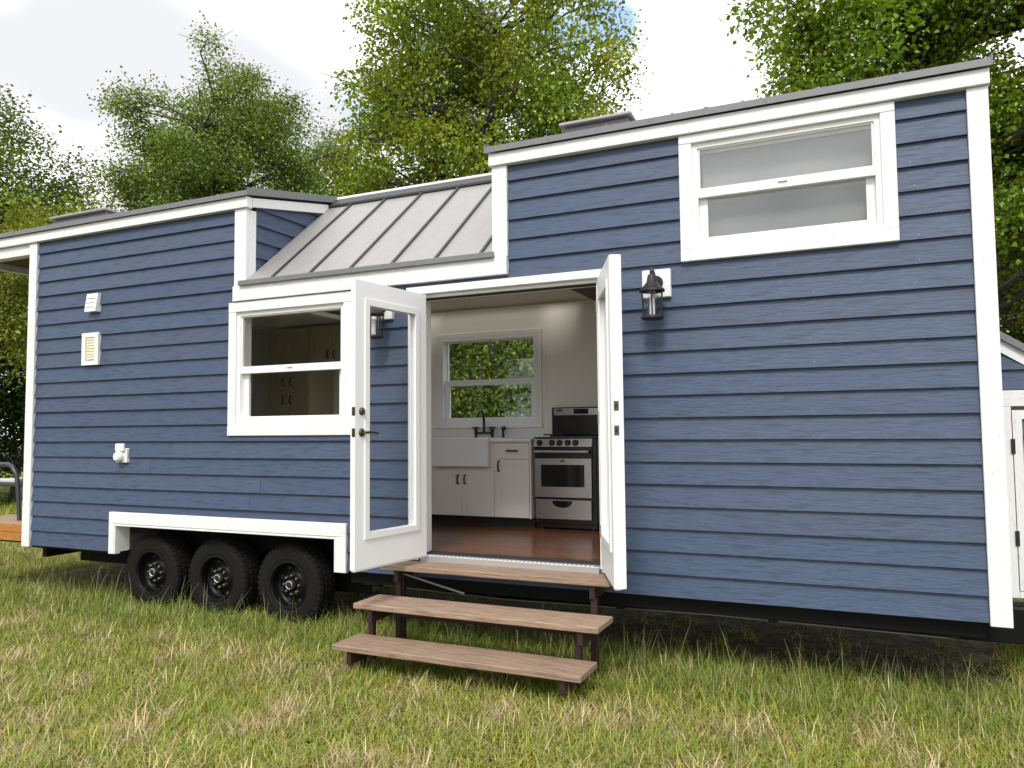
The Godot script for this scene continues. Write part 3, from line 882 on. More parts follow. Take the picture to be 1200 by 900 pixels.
func make_roofs() -> void:
	var H := house
	var yr := 3.276 + 1.31 * 0.21
	for e in [[-9.16, -4.945], [-2.565, XR + 0.046]]:
		for s in [0, 1]:
			var st := mk()
			var p := slab(0.085, 3.272, -1.225, yr, 0.036)
			if s:
				for i in p.size(): p[i].x = -2.45 - p[i].x
			prism(st, p, e[0], e[1], across_x)
			var o := obj(st, "roof_slope", M.roof, H)
			for k in range(1, int((e[1] - e[0]) / 0.42)):
				var x: float = e[0] + k * (e[1] - e[0]) / int((e[1] - e[0]) / 0.42)
				st = mk()
				var q := slab(0.02, 3.309 + 0.0137, -1.2, yr + 0.0307, 0.03)
				if s:
					for i in q.size(): q[i].x = -2.45 - q[i].x
				prism(st, q, x - 0.008, x + 0.008, across_x)
				obj(st, "seam", M.roof, o)
		box_part("drip_edge", Vector3(e[0], 3.268, 0.0855), Vector3(e[1], 3.315, 0.0905), 0.001, M.roof, H)
		# end flashing stands a little above the sheets
		for x in [e[0] - 0.006, e[1] + 0.001]:
			var st := mk()
			prism(st, slab(0.089, 3.272, -1.225, yr - 0.004, 0.068), x, x + 0.005, across_x)
			prism(st, slab(-2.539, 3.272, -1.226, yr - 0.004, 0.068), x, x + 0.005, across_x)
			obj(st, "rake_flashing", M.roof, H)
	# steep roof over the middle, both ways from the ridge
	var top := 3.545
	for s in [0, 1]:
		var w0 := -4.99
		var w1 := -2.53
		var flip := func(p: PackedVector2Array) -> PackedVector2Array:
			if s:
				for i in p.size(): p[i].x = -2.45 - p[i].x
			return p
		# rear slope: a roof window added out of view to brighten the kitchen
		var lay := func(st_: SurfaceTool, z0: float, y0: float, z1: float, y1: float, t: float, x0: float, x1: float) -> void:
			var f := func(k: float) -> Vector2: return Vector2(lerpf(z0, z1, k), lerpf(y0, y1, k))
			var runs := [[0.0, 1.0]] if s == 0 or x1 < -4.3 or x0 > -2.99 else [[0.0, 0.25], [0.85, 1.0]]
			for r in runs:
				var p: Vector2 = f.call(r[0])
				var q: Vector2 = f.call(r[1])
				prism(st_, flip.call(slab(p.x, p.y, q.x, q.y, t)), x0, x1, across_x)
		var xs := [w0, -4.68, -4.264, -3.842, -3.431, -3.025, -2.622, w1]
		var st := mk()
		for i in xs.size() - 1:
			lay.call(st, 0.03, 2.42, -1.225, top - 0.07, 0.05, maxf(xs[i], w0 + 0.01), minf(xs[i + 1], w1 - 0.01))
		obj(st, "roof_deck", M.inside, H)
		# the sheets between the seams
		for i in xs.size() - 1:
			st = mk()
			var lift := 0.001 * (i % 2)
			lay.call(st, 0.075, 2.462 + lift, -1.215, top - 0.012 + lift, 0.014, xs[i] + 0.004, xs[i + 1] - 0.004)
			obj(st, "roof_sheet", M.galv, H)
		if s == 1:
			st = mk()
			prism(st, flip.call(slab(-0.22, 2.72, -1.06, 3.42, 0.006)), -4.28, -3.01, across_x)
			obj(st, "added_roof_window_pane", M.glass, H)  # pane of the added roof window
		for i in range(1, xs.size() - 1):
			if s == 1 and xs[i] > -4.2 and xs[i] < -3.1: continue
			st = mk()
			prism(st, flip.call(slab(0.06, 2.478, -1.215, top - 0.004, 0.03)), xs[i] - 0.011, xs[i] + 0.011, across_x)
			obj(st, "roof_seam", M.seam, H)
		if s == 0:
			box_part("eave_flashing", Vector3(w0 - 0.05, 2.455, 0.0605), Vector3(w1 + 0.03, 2.5, 0.088), 0.003, M.roof, H)
			for i in 12:
				var c := Vector3(w0 + 0.1 + i * 0.208, 2.5, 0.062)
				st = mk()
				lathe(st, [Vector2(0, 0.006), Vector2(0.006, 0.004), Vector2(0.007, 0)], c, Vector3.UP, 8)
				obj(st, "screw", M.screw, H)
	box_part("ridge_flashing", Vector3(-4.94, top - 0.02, -1.25), Vector3(-2.57, top + 0.025, -1.19), 0.004, M.roof, H)
	var rf := mk()
	prism(rf, slab(-1.10, 3.470, -1.2, 3.553, 0.022), -4.985, -2.535, across_x)
	obj(rf, "ridge_flashing", M.seam, H)
	box_part("ridge_board", Vector3(-4.94, top + 0.026, -1.262), Vector3(-2.57, top + 0.056, -1.205), 0.004, M.trim, H)
	# low skylights on the flat slopes
	for e in [[-2.1, -1.52], [-8.2, -7.3]]:
		var o := group("skylight", H)
		var a := 3.32 + 0.4 * 0.21
		box_part("curb", Vector3(e[0] + 0.03, a - 0.03, -0.85), Vector3(e[1] - 0.03, a + 0.135, -0.35), 0.005, M.roof, o)
		box_part("lid", Vector3(e[0], a + 0.136, -0.9), Vector3(e[1], a + 0.162, -0.3), 0.008, M.galv, o)
	for e in [Vector3(-0.94, 3.36, -0.25), Vector3(-2.0, 3.45, -0.95)]:
		var st := mk()
		tube(st, [e, e + Vector3(0, 0.1, 0)], [0.018, 0.018], 10)
		obj(st, "vent_pipe", M.roof, H)

# a single-hung window in the front or back wall: trim round the hole, frame, two sashes with panes
func window(o: Node3D, r: Rect2, rail: float, trims: Array, side: float, zf: float) -> void:
	# side: +1 looks to +z; zf: the wall face; trims: left, right, top, bottom widths
	var Z := func(d: float) -> float: return zf + side * d
	if trims.size():
		var a := r.position
		var b := r.end
		box_part("casing", Vector3(a.x - trims[0], a.y, Z.call(-0.002)), Vector3(a.x, b.y, Z.call(0.042)), 0.004, M.trim_up, o)
		box_part("casing", Vector3(b.x, a.y, Z.call(-0.002)), Vector3(b.x + trims[1], b.y, Z.call(0.042)), 0.004, M.trim_up, o)
		box_part("head_casing", Vector3(a.x - trims[0], b.y, Z.call(-0.002)), Vector3(b.x + trims[1], b.y + trims[2], Z.call(0.044)), 0.004, M.trim, o)
		box_part("sill", Vector3(a.x - trims[0], a.y - trims[3], Z.call(-0.002)), Vector3(b.x + trims[1], a.y, Z.call(0.044)), 0.004, M.trim, o)
	var st := mk()
	var f := 0.035
	holed(st, r, [Rect2(r.position + Vector2(f, f), r.size - Vector2(2 * f, 2 * f))], Z.call(-0.12) if side > 0 else Z.call(0.018), Z.call(0.018) if side > 0 else Z.call(-0.12), in_front)
	obj(st, "frame", M.vinyl, o)
	# upper sash outside, lower sash one step in
	for k in 2:
		var y0: float = rail - 0.03 if k == 0 else r.position.y + f
		var y1: float = r.end.y - f if k == 0 else rail + 0.035
		var x0 := r.position.x + f + 0.0005
		var x1 := r.end.x - f - 0.0005
		var d0: float = Z.call(-0.02 if k == 0 else -0.062)
		var d1: float = Z.call(0.006 if k == 0 else -0.034)
		var s := 0.014 if k == 0 else 0.055
		var t := 0.012 if k == 0 else 0.05
		var u := 0.062 if k == 0 else 0.062
		st = mk()
		holed(st, Rect2(x0, y0, x1 - x0, y1 - y0), [Rect2(x0 + s, y0 + u if k == 0 else y0 + t, x1 - x0 - 2 * s, y1 - y0 - (u + t))], minf(d0, d1), maxf(d0, d1), in_front)
		obj(st, "sash", M.vinyl, o)
		var pz := (d0 + d1) / 2
		for w in ([-0.006, 0.006] if side > 0 else [0.0]):
			box_part("pane", Vector3(x0 + s, y0 + t, pz + w - 0.0015), Vector3(x1 - s, y1 - t, pz + w + 0.0015), 0.0, M.glass, o)
	box_part("sash_lock", Vector3(r.get_center().x - 0.03, rail + 0.005, Z.call(0.006)), Vector3(r.get_center().x + 0.03, rail + 0.02, Z.call(0.018)), 0.003, M.vinyl, o)

func make_windows() -> void:
	window(group("window", house), WIN_L, 1.70, [0.087, 0.087, 0.09, 0.088], 1.0, 0.0)
	window(group("window", house), WIN_R, 2.757, [0.087, 0.085, 0.062, 0.085], 1.0, 0.0)
	box_part("sky_reflection_panel", Vector3(-0.955, 2.42, -0.118), Vector3(0.13, 3.06, -0.115), 0, M.cloud_grey, house.get_child(house.get_child_count() - 1)).position = Vector3.ZERO  # grey panel added behind the panes, imitates the sky mirrored in them
	window(group("window", house), WIN_K, 1.675, [], -1.0, ZB)
	for r in WIN_ADDED: window(group("window", house), r, r.get_center().y, [], -1.0, ZB)  # added out of view, for more daylight indoors
	# inside casing of the kitchen window
	var o := group("kitchen_window_casing", house)
	var z := ZB + 0.1
	box_part("casing", Vector3(-4.395, 1.20, z), Vector3(-4.34, 2.185, z + 0.018), 0.003, M.inside, o)
	box_part("casing", Vector3(-3.15, 1.20, z), Vector3(-3.095, 2.185, z + 0.018), 0.003, M.inside, o)
	box_part("head_casing", Vector3(-4.395, 2.185, z), Vector3(-3.095, 2.235, z + 0.02), 0.003, M.inside, o)
	box_part("stool", Vector3(-4.41, 1.165, z), Vector3(-3.08, 1.20, z + 0.04), 0.004, M.inside, o)

# a glazed door leaf, hinge edge at the origin, running along +x, thickness centred on z; face +z carries the lever
func leaf(o: Node3D, width: float, lever_side: float, lever: bool) -> void:
	var h := 2.04
	var t := 0.0225
	var st := mk()
	var lite := Rect2(0.125, 0.235, width - 0.25, h - 0.395)
	holed(st, Rect2(0, 0, width, h), [lite], -t, t, in_front)
	obj(st, "stiles_and_rails", M.door, o)
	for s in [-1.0, 1.0]:
		st = mk()
		var b := 0.032
		holed(st, Rect2(lite.position - Vector2(b, b), lite.size + Vector2(2 * b, 2 * b)), [Rect2(lite.position + Vector2(0.012, 0.012), lite.size - Vector2(0.024, 0.024))], minf(s * (t - 0.004), s * (t + 0.010)), maxf(s * (t - 0.004), s * (t + 0.010)), in_front)
		obj(st, "glazing_bead", M.door, o)
	box_part("glass_pane", Vector3(lite.position.x + 0.002, lite.position.y + 0.002, -0.002), Vector3(lite.end.x - 0.002, lite.end.y - 0.002, 0.002), 0, M.glass, o)
	if not lever:
		st = mk()
		bx(st, Vector3(width + 0.0002, 0.0, -0.052), Vector3(width + 0.012, h, 0.0215), 0.003)
		bx(st, Vector3(width + 0.0122, 0.0, -0.034), Vector3(width + 0.018, h, 0.012), 0.002)
		obj(st, "astragal", M.door, o)
	# edge hardware
	for y in [0.955, 1.105]:
		var e := width if lever else width + 0.018
		box_part("latch_plate", Vector3(e + 0.0002, y - 0.03, -0.022), Vector3(e + 0.0025, y + 0.03, 0.008), 0.001, M.bronze, o)
		st = mk()
		bx(st, Vector3(e + 0.002, y - 0.012, -0.014), Vector3(e + (0.009 if lever else 0.004), y + 0.012, 0.002), 0.002)
		obj(st, "latch", M.bronze if lever else M.seal, o)
	box_part("sweep", Vector3(0.005, -0.012, -0.018), Vector3(width - 0.005, 0.0, 0.018), 0.002, M.vinyl, o)
	for y in [0.2, 1.0, 1.8]:
		st = mk()
		tube(st, [Vector3(-0.006, y, t + 0.004), Vector3(-0.006, y + 0.09, t + 0.004)], [0.007, 0.007], 8)
		obj(st, "hinge", M.nickel, o)
	if not lever: return
	for s in [-1.0, 1.0]:
		st = mk()
		lathe(st, [Vector2(0.0, 0.012), Vector2(0.022, 0.011), Vector2(0.030, 0.004), Vector2(0.031, 0.0)], Vector3(width - 0.065, 0.955, s * t), Vector3(0, 0, s), 18)
		tube(st, [Vector3(width - 0.065, 0.955, s * t), Vector3(width - 0.065, 0.955, s * (t + 0.05))], [0.010, 0.009], 10)
		tube(st, [Vector3(width - 0.065, 0.955, s * (t + 0.048)), Vector3(width - 0.11, 0.957, s * (t + 0.052)), Vector3(width - 0.165, 0.953, s * (t + 0.05)), Vector3(width - 0.185, 0.949, s * (t + 0.044))], [0.010, 0.009, 0.0085, 0.007], 10)
		obj(st, "lever_handle", M.bronze, o)
		st = mk()
		lathe(st, [Vector2(0.0, 0.016), Vector2(0.018, 0.014), Vector2(0.028, 0.006), Vector2(0.029, 0.0)], Vector3(width - 0.065, 1.105, s * t), Vector3(0, 0, s), 18)
		bx(st, Vector3(width - 0.069, 1.088, s * (t + 0.014)), Vector3(width - 0.061, 1.122, s * (t + 0.026)), 0.002)
		obj(st, "deadbolt", M.bronze, o)

func make_doors() -> void:
	var H := house
	# casing round the opening
	box_part("door_head_casing", Vector3(-3.30, 2.231, -0.002), Vector3(-1.60, 2.292, 0.046), 0.004, M.trim, H)
	box_part("door_side_casing", Vector3(-3.286, 0.13, -0.002), Vector3(-3.196, 2.23, 0.042), 0.004, M.trim_up, H)
	box_part("door_side_casing", Vector3(-1.689, 0.13, -0.002), Vector3(-1.60, 2.23, 0.042), 0.004, M.trim_up, H)
	# jambs and threshold
	var st := mk()
	holed(st, Rect2(-3.195, 0.15, 1.505, 2.08), [Rect2(-3.188, 0.1, 1.476, 2.106)], -0.16, 0.0, in_front)
	obj(st, "door_jamb", M.vinyl, H)
	box_part("weather_seal", Vector3(-3.179, 2.19, -0.045), Vector3(-1.713, 2.205, -0.03), 0.002, M.seal, H)
	box_part("threshold", Vector3(-3.179, 0.1, -0.16), Vector3(-1.713, 0.168, 0.035), 0.004, M.alu, H)
	box_part("threshold_seal", Vector3(-3.179, 0.1685, -0.075), Vector3(-1.713, 0.178, -0.045), 0.002, M.seal, H)
	box_part("threshold_seal", Vector3(-3.179, 0.1685, -0.135), Vector3(-1.713, 0.180, -0.105), 0.002, M.seal, H)
	for i in 42:
		box_part("threshold_rib", Vector3(-3.17 + i * 0.034, 0.1682, 0.006), Vector3(-3.17 + i * 0.034 + 0.018, 0.1715, 0.03), 0.001, M.vinyl, H)
	# the two open leaves
	for d in [[Vector3(-3.126, 0.178, 0.058), Vector2(-0.115, 0.785), true], [Vector3(-1.662, 0.178, 0.06), Vector2(0.399, 0.917), false]]:
		var o := group("french_door", H)
		var dir := Vector3(d[1].x, 0, d[1].y).normalized()
		var nz := dir.cross(Vector3.UP)
		o.transform = Transform3D(Basis(dir, Vector3.UP, nz), d[0] + off[H])
		leaf(o, 0.785 if d[2] else 0.745, 1.0, d[2])

func make_wheels() -> void:
	var H := house
	# trim round the wheel well, with its inner faces
	box_part("wheel_well_trim", Vector3(-6.69, 0.272, -0.002), Vector3(-3.885, 0.383, 0.042), 0.004, M.trim, H)
	box_part("wheel_well_trim", Vector3(-6.69, -0.02, -0.002), Vector3(-6.622, 0.2715, 0.042), 0.004, M.trim_up, H)
	box_part("wheel_well_trim", Vector3(-3.985, -0.02, -0.002), Vector3(-3.885, 0.2715, 0.042), 0.004, M.trim_up, H)
	box_part("wheel_well_liner", Vector3(-6.621, 0.25, -0.13), Vector3(-3.986, 0.2695, 0.038), 0.003, M.trim, H)
	box_part("wheel_well_liner", Vector3(-4.006, -0.02, -0.13), Vector3(-3.987, 0.249, 0.038), 0.003, M.trim_up, H)
	box_part("wheel_well_liner", Vector3(-6.62, -0.02, -0.13), Vector3(-6.602, 0.249, 0.038), 0.003, M.trim_up, H)
	box_part("marker_light", Vector3(-5.52, 0.252, 0.039), Vector3(-5.44, 0.266, 0.046), 0.002, M.plastic, H)
	# dark box of the well
	box_part("well_back", Vector3(-6.6, -0.3, -0.5), Vector3(-4.0, 0.25, -0.48), 0, M.chassis, H)
	box_part("well_top", Vector3(-6.6, 0.225, -0.48), Vector3(-4.0, 0.248, -0.131), 0, M.chassis, H)
	# wheels
	for cx in [-6.255, -5.425, -4.59]:
		var o := group("wheel", H)
		var c := Vector3(cx, -0.195, -0.20)
		var ax := Vector3(0, 0, 1)
		var st := mk()
		var R := 0.355
		lathe(st, [Vector2(0.20, -0.09), Vector2(0.235, -0.098), Vector2(R - 0.05, -0.095), Vector2(R - 0.012, -0.078), Vector2(R, -0.05), Vector2(R, 0.07), Vector2(R - 0.012, 0.098), Vector2(R - 0.05, 0.115), Vector2(0.235, 0.118), Vector2(0.205, 0.108), Vector2(0.195, 0.06)], c, ax, 48)
		obj(st, "tyre", M.rubber, o)
		st = mk()
		for k in 44:
			for row in [-0.075, -0.026, 0.026, 0.075]:
				var a := TAU * (k + (0.5 if absf(row) < 0.05 else 0.0)) / 44
				X = Transform3D(Basis(ax, a), c)
				var lo := 0.102 if absf(row) > 0.05 else 0.0
				bx(st, Vector3(R - 0.008, -0.019, row - 0.02), Vector3(R + 0.006 - (0.004 if lo > 0 else 0.0), 0.019, row + 0.02), 0.003)
				if row > 0.05:
					bx(st, Vector3(R - 0.035, -0.014, 0.088), Vector3(R - 0.006, 0.014, 0.108), 0.003)
		X = Transform3D.IDENTITY
		obj(st, "tread_blocks", M.rubber, o)
		st = mk()
		lathe(st, [Vector2(0.203, 0.10), Vector2(0.21, 0.112), Vector2(0.2, 0.116), Vector2(0.188, 0.10), Vector2(0.182, 0.03), Vector2(0.165, 0.015), Vector2(0.12, 0.035), Vector2(0.1, 0.05), Vector2(0.055, 0.052), Vector2(0.052, 0.02), Vector2(0.0, 0.02)], c, ax, 40)
		obj(st, "rim", M.rim, o)
		for k in 8:
			var a := TAU * (k + 0.5) / 8
			st = mk()
			lathe(st, [Vector2(0.0, 0.004), Vector2(0.02, 0.003), Vector2(0.022, 0.0)], c + Vector3(cos(a), sin(a), 0) * 0.145 + Vector3(0, 0, 0.024), ax, 12)
			obj(st, "rim_hole", M.seal, o)
		for k in 8:
			var a := TAU * k / 8
			st = mk()
			lathe(st, [Vector2(0.0, 0.03), Vector2(0.009, 0.028), Vector2(0.013, 0.02), Vector2(0.0135, 0.0)], c + Vector3(cos(a), sin(a), 0) * 0.081 + Vector3(0, 0, 0.05), ax, 8)
			obj(st, "lug_nut", M.nickel, o)
		st = mk()
		lathe(st, [Vector2(0.0, 0.10), Vector2(0.028, 0.098), Vector2(0.034, 0.09), Vector2(0.045, 0.085), Vector2(0.05, 0.02)], c, ax, 20)
		obj(st, "hub", M.iron, o)
		st = mk()
		lathe(st, [Vector2(0.028, 0.099), Vector2(0.032, 0.104), Vector2(0.037, 0.102), Vector2(0.039, 0.094)], c, ax, 20)
		obj(st, "hub_ring", M.nickel, o)
	# trailer underside
	var st2 := mk()
	st2 = mk()
	holed(st2, Rect2(XL + 0.01, ZB + 0.02, XR - XL - 0.02, 2.41), [Rect2(-6.6, -0.48, 2.6, 1.0), Rect2(-6.6, -2.8, 2.6, 0.8)], -0.03, -0.002, func(u, v, w): return Vector3(u, w, v))
	obj(st2, "underside", M.chassis, H)
	for z in [-0.62, -1.85]:
		box_part("chassis_beam", Vector3(XL + 0.05, -0.25, z - 0.05), Vector3(XR + 0.2, -0.031, z + 0.05), 0.005, M.chassis, H)
	for i in 9:
		box_part("cross_member", Vector3(-7.8 + i * 1.03, -0.13, -2.4), Vector3(-7.74 + i * 1.03, -0.032, -0.52 if i in [1, 2, 3] else -0.06), 0.004, M.chassis, H)
	box_part("side_rail", Vector3(-3.9, -0.11, -0.10), Vector3(XR - 0.1, -0.031, -0.05), 0.004, M.chassis, H)
	for x in [-6.255, -5.425, -4.59]:
		var st := mk()
		tube(st, [Vector3(x, -0.195, -0.30), Vector3(x, -0.195, -2.2)], [0.04, 0.04], 10)
		obj(st, "axle", M.chassis, H)
	st2 = mk()
	tube(st2, [Vector3(-3.95, -0.16, -0.3), Vector3(-2.6, -0.19, -0.28), Vector3(-1.0, -0.17, -0.3), Vector3(0.5, -0.18, -0.28)], [0.011, 0.011, 0.011, 0.011], 6)
	obj(st2, "brake_line", M.screw, H)

func make_inside() -> void:
	var H := house
	# subfloor and planks (planks laid where they can be seen)
	var sf := mk()
	holed(sf, Rect2(XL + 0.121, ZB + 0.101, XR - XL - 0.242, 2.206), [Rect2(-6.6, -0.5, 2.6, 1.0)], 0.0, 0.148, func(u, v, w): return Vector3(u, w, v))
	obj(sf, "subfloor", M.sheath, H)
	var z := -0.165
	var k := 0
	rng.seed = 7
	while z > ZB + 0.12:
		var z1 := maxf(z - 0.118, ZB + 0.105)
		var x := -7.8 + rng.randf_range(0, 1.0)
		var from := -7.83
		while from < 0.62:
			var to := minf(x, 0.62)
			var x0 := maxf(from, -4.0) if z1 > -0.52 else from
			if to > x0 + 0.05: box_part("floor_plank", Vector3(x0, 0.149, z1 + 0.0016), Vector3(to - 0.002, 0.1675 + rng.randf_range(0, 0.0008), z - 0.0016), 0.0018, M.floor[rng.randi() % 3], H)
			from = to
			x += rng.randf_range(1.1, 1.9)
		z = z1
		k += 1
	# loft floor with a dark timber edge
	box_part("loft_floor", Vector3(-2.15, 2.30, ZB + 0.101), Vector3(XR - 0.121, 2.355, -0.143), 0.004, M.loft, H)
	box_part("loft_floor", Vector3(XL + 0.121, 2.40, ZB + 0.101), Vector3(-5.3, 2.45, -0.143), 0.004, M.inside, H)
	# wall panel battens beside the kitchen window
	box_part("wall_batten", Vector3(-3.058, 1.17, ZB + 0.1), Vector3(-3.046, 2.44, ZB + 0.104), 0.001, M.inside, H)
	make_kitchen()

func pull(st: SurfaceTool, c: Vector3, v: Vector3, r := 0.0085) -> void:
	tube(st, [c - v, c - v * 0.95 + Vector3(0, 0, 0.028), c + Vector3(0, 0, 0.034), c + v * 0.95 + Vector3(0, 0, 0.028), c + v], [r, r, r, r, r], 8)

# shaker door or drawer front between two corners, its face at zf
func shaker(called: String, a: Vector2, b: Vector2, zf: float, m: Material, parent: Node, handle: Vector2, along: Vector2) -> void:
	var o := group(called, parent)
	var s := 0.055
	var st := mk()
	holed(st, Rect2(a, b - a), [Rect2(a + Vector2(s, s), b - a - Vector2(2 * s, 2 * s))] if b.y - a.y > 0.2 else [], zf - 0.018, zf, in_front)
	obj(st, "front_frame", m, o)
	if b.y - a.y > 0.2:
		box_part("panel", Vector3(a.x + s - 0.002, a.y + s - 0.002, zf - 0.017), Vector3(b.x - s + 0.002, b.y - s + 0.002, zf - 0.009), 0, m, o)
	st = mk()
	pull(st, Vector3(handle.x, handle.y, zf), Vector3(along.x, along.y, 0))
	obj(st, "handle", M.iron, o)

func make_kitchen() -> void:
	var zf := -1.76
	var zb := ZB + 0.105
	# base cabinets
	var c := thing("base_cabinet", Vector3(-3.6, 0.168, -2.05), "off white shaker base cabinets under the kitchen window", "cabinet")
	box_part("cabinet_body", Vector3(-4.75, 0.265, zb), Vector3(-2.985, 1.02, zf - 0.02), 0.002, M.cabinet, c)
	box_part("end_panel", Vector3(-3.004, 0.262, zf - 0.019), Vector3(-2.985, 1.02, zf + 0.003), 0.002, M.cabinet, c)
	box_part("toe_kick", Vector3(-4.75, 0.17, zb), Vector3(-2.99, 0.2645, zf - 0.085), 0.001, M.seal, c)
	shaker("cabinet_door", Vector2(-4.12, 0.27), Vector2(-3.762, 0.735), zf, M.cabinet, c, Vector2(-3.80, 0.64), Vector2(0, 0.045))
	shaker("cabinet_door", Vector2(-3.758, 0.27), Vector2(-3.40, 0.735), zf, M.cabinet, c, Vector2(-3.72, 0.64), Vector2(0, 0.045))
	shaker("cabinet_door", Vector2(-3.372, 0.27), Vector2(-3.01, 0.845), zf, M.cabinet, c, Vector2(-3.335, 0.78), Vector2(0, 0.05))
	shaker("cabinet_door", Vector2(-4.74, 0.27), Vector2(-4.14, 0.845), zf, M.cabinet, c, Vector2(-4.2, 0.78), Vector2(0, 0.05))
	shaker("drawer_front", Vector2(-3.372, 0.855), Vector2(-3.01, 1.01), zf, M.cabinet, c, Vector2(-3.19, 0.935), Vector2(0.055, 0))
	box_part("countertop", Vector3(-3.428, 1.021, zb + 0.0), Vector3(-2.975, 1.053, zf + 0.022), 0.004, M.counter, c)
	box_part("countertop", Vector3(-4.75, 1.021, zb + 0.0), Vector3(-4.081, 1.053, zf + 0.022), 0.004, M.counter, c)
	box_part("countertop", Vector3(-4.0805, 1.021, zb + 0.0), Vector3(-3.429, 1.053, zb + 0.13), 0.004, M.counter, c)
	box_part("backsplash", Vector3(-4.75, 1.0535, zb - 0.004), Vector3(-2.975, 1.16, zb + 0.016), 0.003, M.counter, c)
	# apron sink: a basin with an open top
	var s := thing("apron_sink", Vector3(-3.77, 0.76, -1.98), "white ceramic apron sink set in the kitchen counter", "sink")
	var st := mk()
	holed(st, Rect2(-4.078, -2.21, 0.648, 0.50), [Rect2(-4.052, -2.185, 0.596, 0.45)], 0.80, 1.064, func(u, v, w): return Vector3(u, w, v))
	bx(st, Vector3(-4.078, 0.775, -2.21), Vector3(-3.43, 0.7995, -1.71), 0.004)
	obj(st, "basin", M.ceramic, s)
	box_part("apron", Vector3(-4.08, 0.774, -1.7095), Vector3(-3.428, 1.066, -1.69), 0.008, M.ceramic, s)
	# bridge faucet
	var f := thing("kitchen_faucet", Vector3(-3.7, 1.054, -2.26), "black bridge faucet with high spout behind the sink", "faucet")
	var q := Vector3(-3.75, 1.054, -2.255)
	st = mk()
	tube(st, [q + Vector3(0, 0.05, 0), q + Vector3(0, 0.2, 0), q + Vector3(0, 0.27, 0.02), q + Vector3(0, 0.3, 0.07), q + Vector3(0, 0.285, 0.12), q + Vector3(0, 0.24, 0.145)], [0.015, 0.014, 0.013, 0.012, 0.012, 0.014], 10)
	obj(st, "spout", M.iron, f)
	st = mk()
	tube(st, [q + Vector3(-0.1, 0.06, 0), q + Vector3(0.1, 0.06, 0)], [0.012, 0.012], 10)
	obj(st, "bridge", M.iron, f)
	for e in [-0.1, 0.1]:
		st = mk()
		lathe(st, [Vector2(0.026, 0.0), Vector2(0.024, 0.01), Vector2(0.016, 0.02), Vector2(0.018, 0.07), Vector2(0.022, 0.09), Vector2(0.014, 0.105), Vector2(0.0, 0.11)], q + Vector3(e, 0, 0), Vector3.UP, 14)
		tube(st, [q + Vector3(e - 0.04, 0.118, 0), q + Vector3(e + 0.04, 0.118, 0)], [0.008, 0.008], 8)
		tube(st, [q + Vector3(e, 0.105, 0), q + Vector3(e, 0.12, 0)], [0.009, 0.009], 8)
		obj(st, "valve", M.iron, f)
	var d := thing("side_sprayer", Vector3(-3.52, 1.054, -2.255), "black side sprayer standing beside the bridge faucet", "sprayer")
	st = mk()
	lathe(st, [Vector2(0.024, 0.0), Vector2(0.02, 0.015), Vector2(0.013, 0.03), Vector2(0.014, 0.08), Vector2(0.02, 0.1), Vector2(0.018, 0.125), Vector2(0.0, 0.13)], Vector3(-3.52, 1.054, -2.255), Vector3.UP, 14)
	obj(st, "body", M.iron, d)
	st = mk()
	tube(st, [Vector3(-3.52, 1.165, -2.255), Vector3(-3.49, 1.175, -2.23), Vector3(-3.475, 1.155, -2.21)], [0.012, 0.014, 0.016], 8)
	obj(st, "nozzle", M.iron, d)
	make_stove()
	# tall pantry and wall cabinet seen through the left window
	var p := thing("pantry_cabinet", Vector3(-6.14, 0.168, -2.1), "tall brown pantry cabinet seen through the left window", "cabinet")
	box_part("cabinet_body", Vector3(-6.45, 0.17, zb), Vector3(-5.835, 2.375, -1.9), 0.002, M.pantry, p)
	for e in [[0.30, 0.95, 0.88], [0.96, 1.60, 1.52], [1.65, 2.36, 1.73]]:
		shaker("cabinet_door", Vector2(-6.44, e[0]), Vector2(-6.147, e[1]), -1.88, M.pantry, p, Vector2(-6.20, e[2]), Vector2(0, 0.045))
		shaker("cabinet_door", Vector2(-6.143, e[0]), Vector2(-5.845, e[1]), -1.88, M.pantry, p, Vector2(-6.09, e[2]), Vector2(0, 0.045))
	var w := thing("wall_cabinet", Vector3(-5.5, 1.97, -2.1), "brown wall cabinet mounted beside the tall pantry", "cabinet")
	box_part("cabinet_body", Vector3(-5.83, 1.965, zb), Vector3(-5.2, 2.375, -1.9), 0.002, M.pantry, w)
	shaker("cabinet_door", Vector2(-5.825, 1.97), Vector2(-5.517, 2.37), -1.88, M.pantry, w, Vector2(-5.56, 2.03), Vector2(0, 0.04))
	shaker("cabinet_door", Vector2(-5.513, 1.97), Vector2(-5.205, 2.37), -1.88, M.pantry, w, Vector2(-5.47, 2.03), Vector2(0, 0.04))

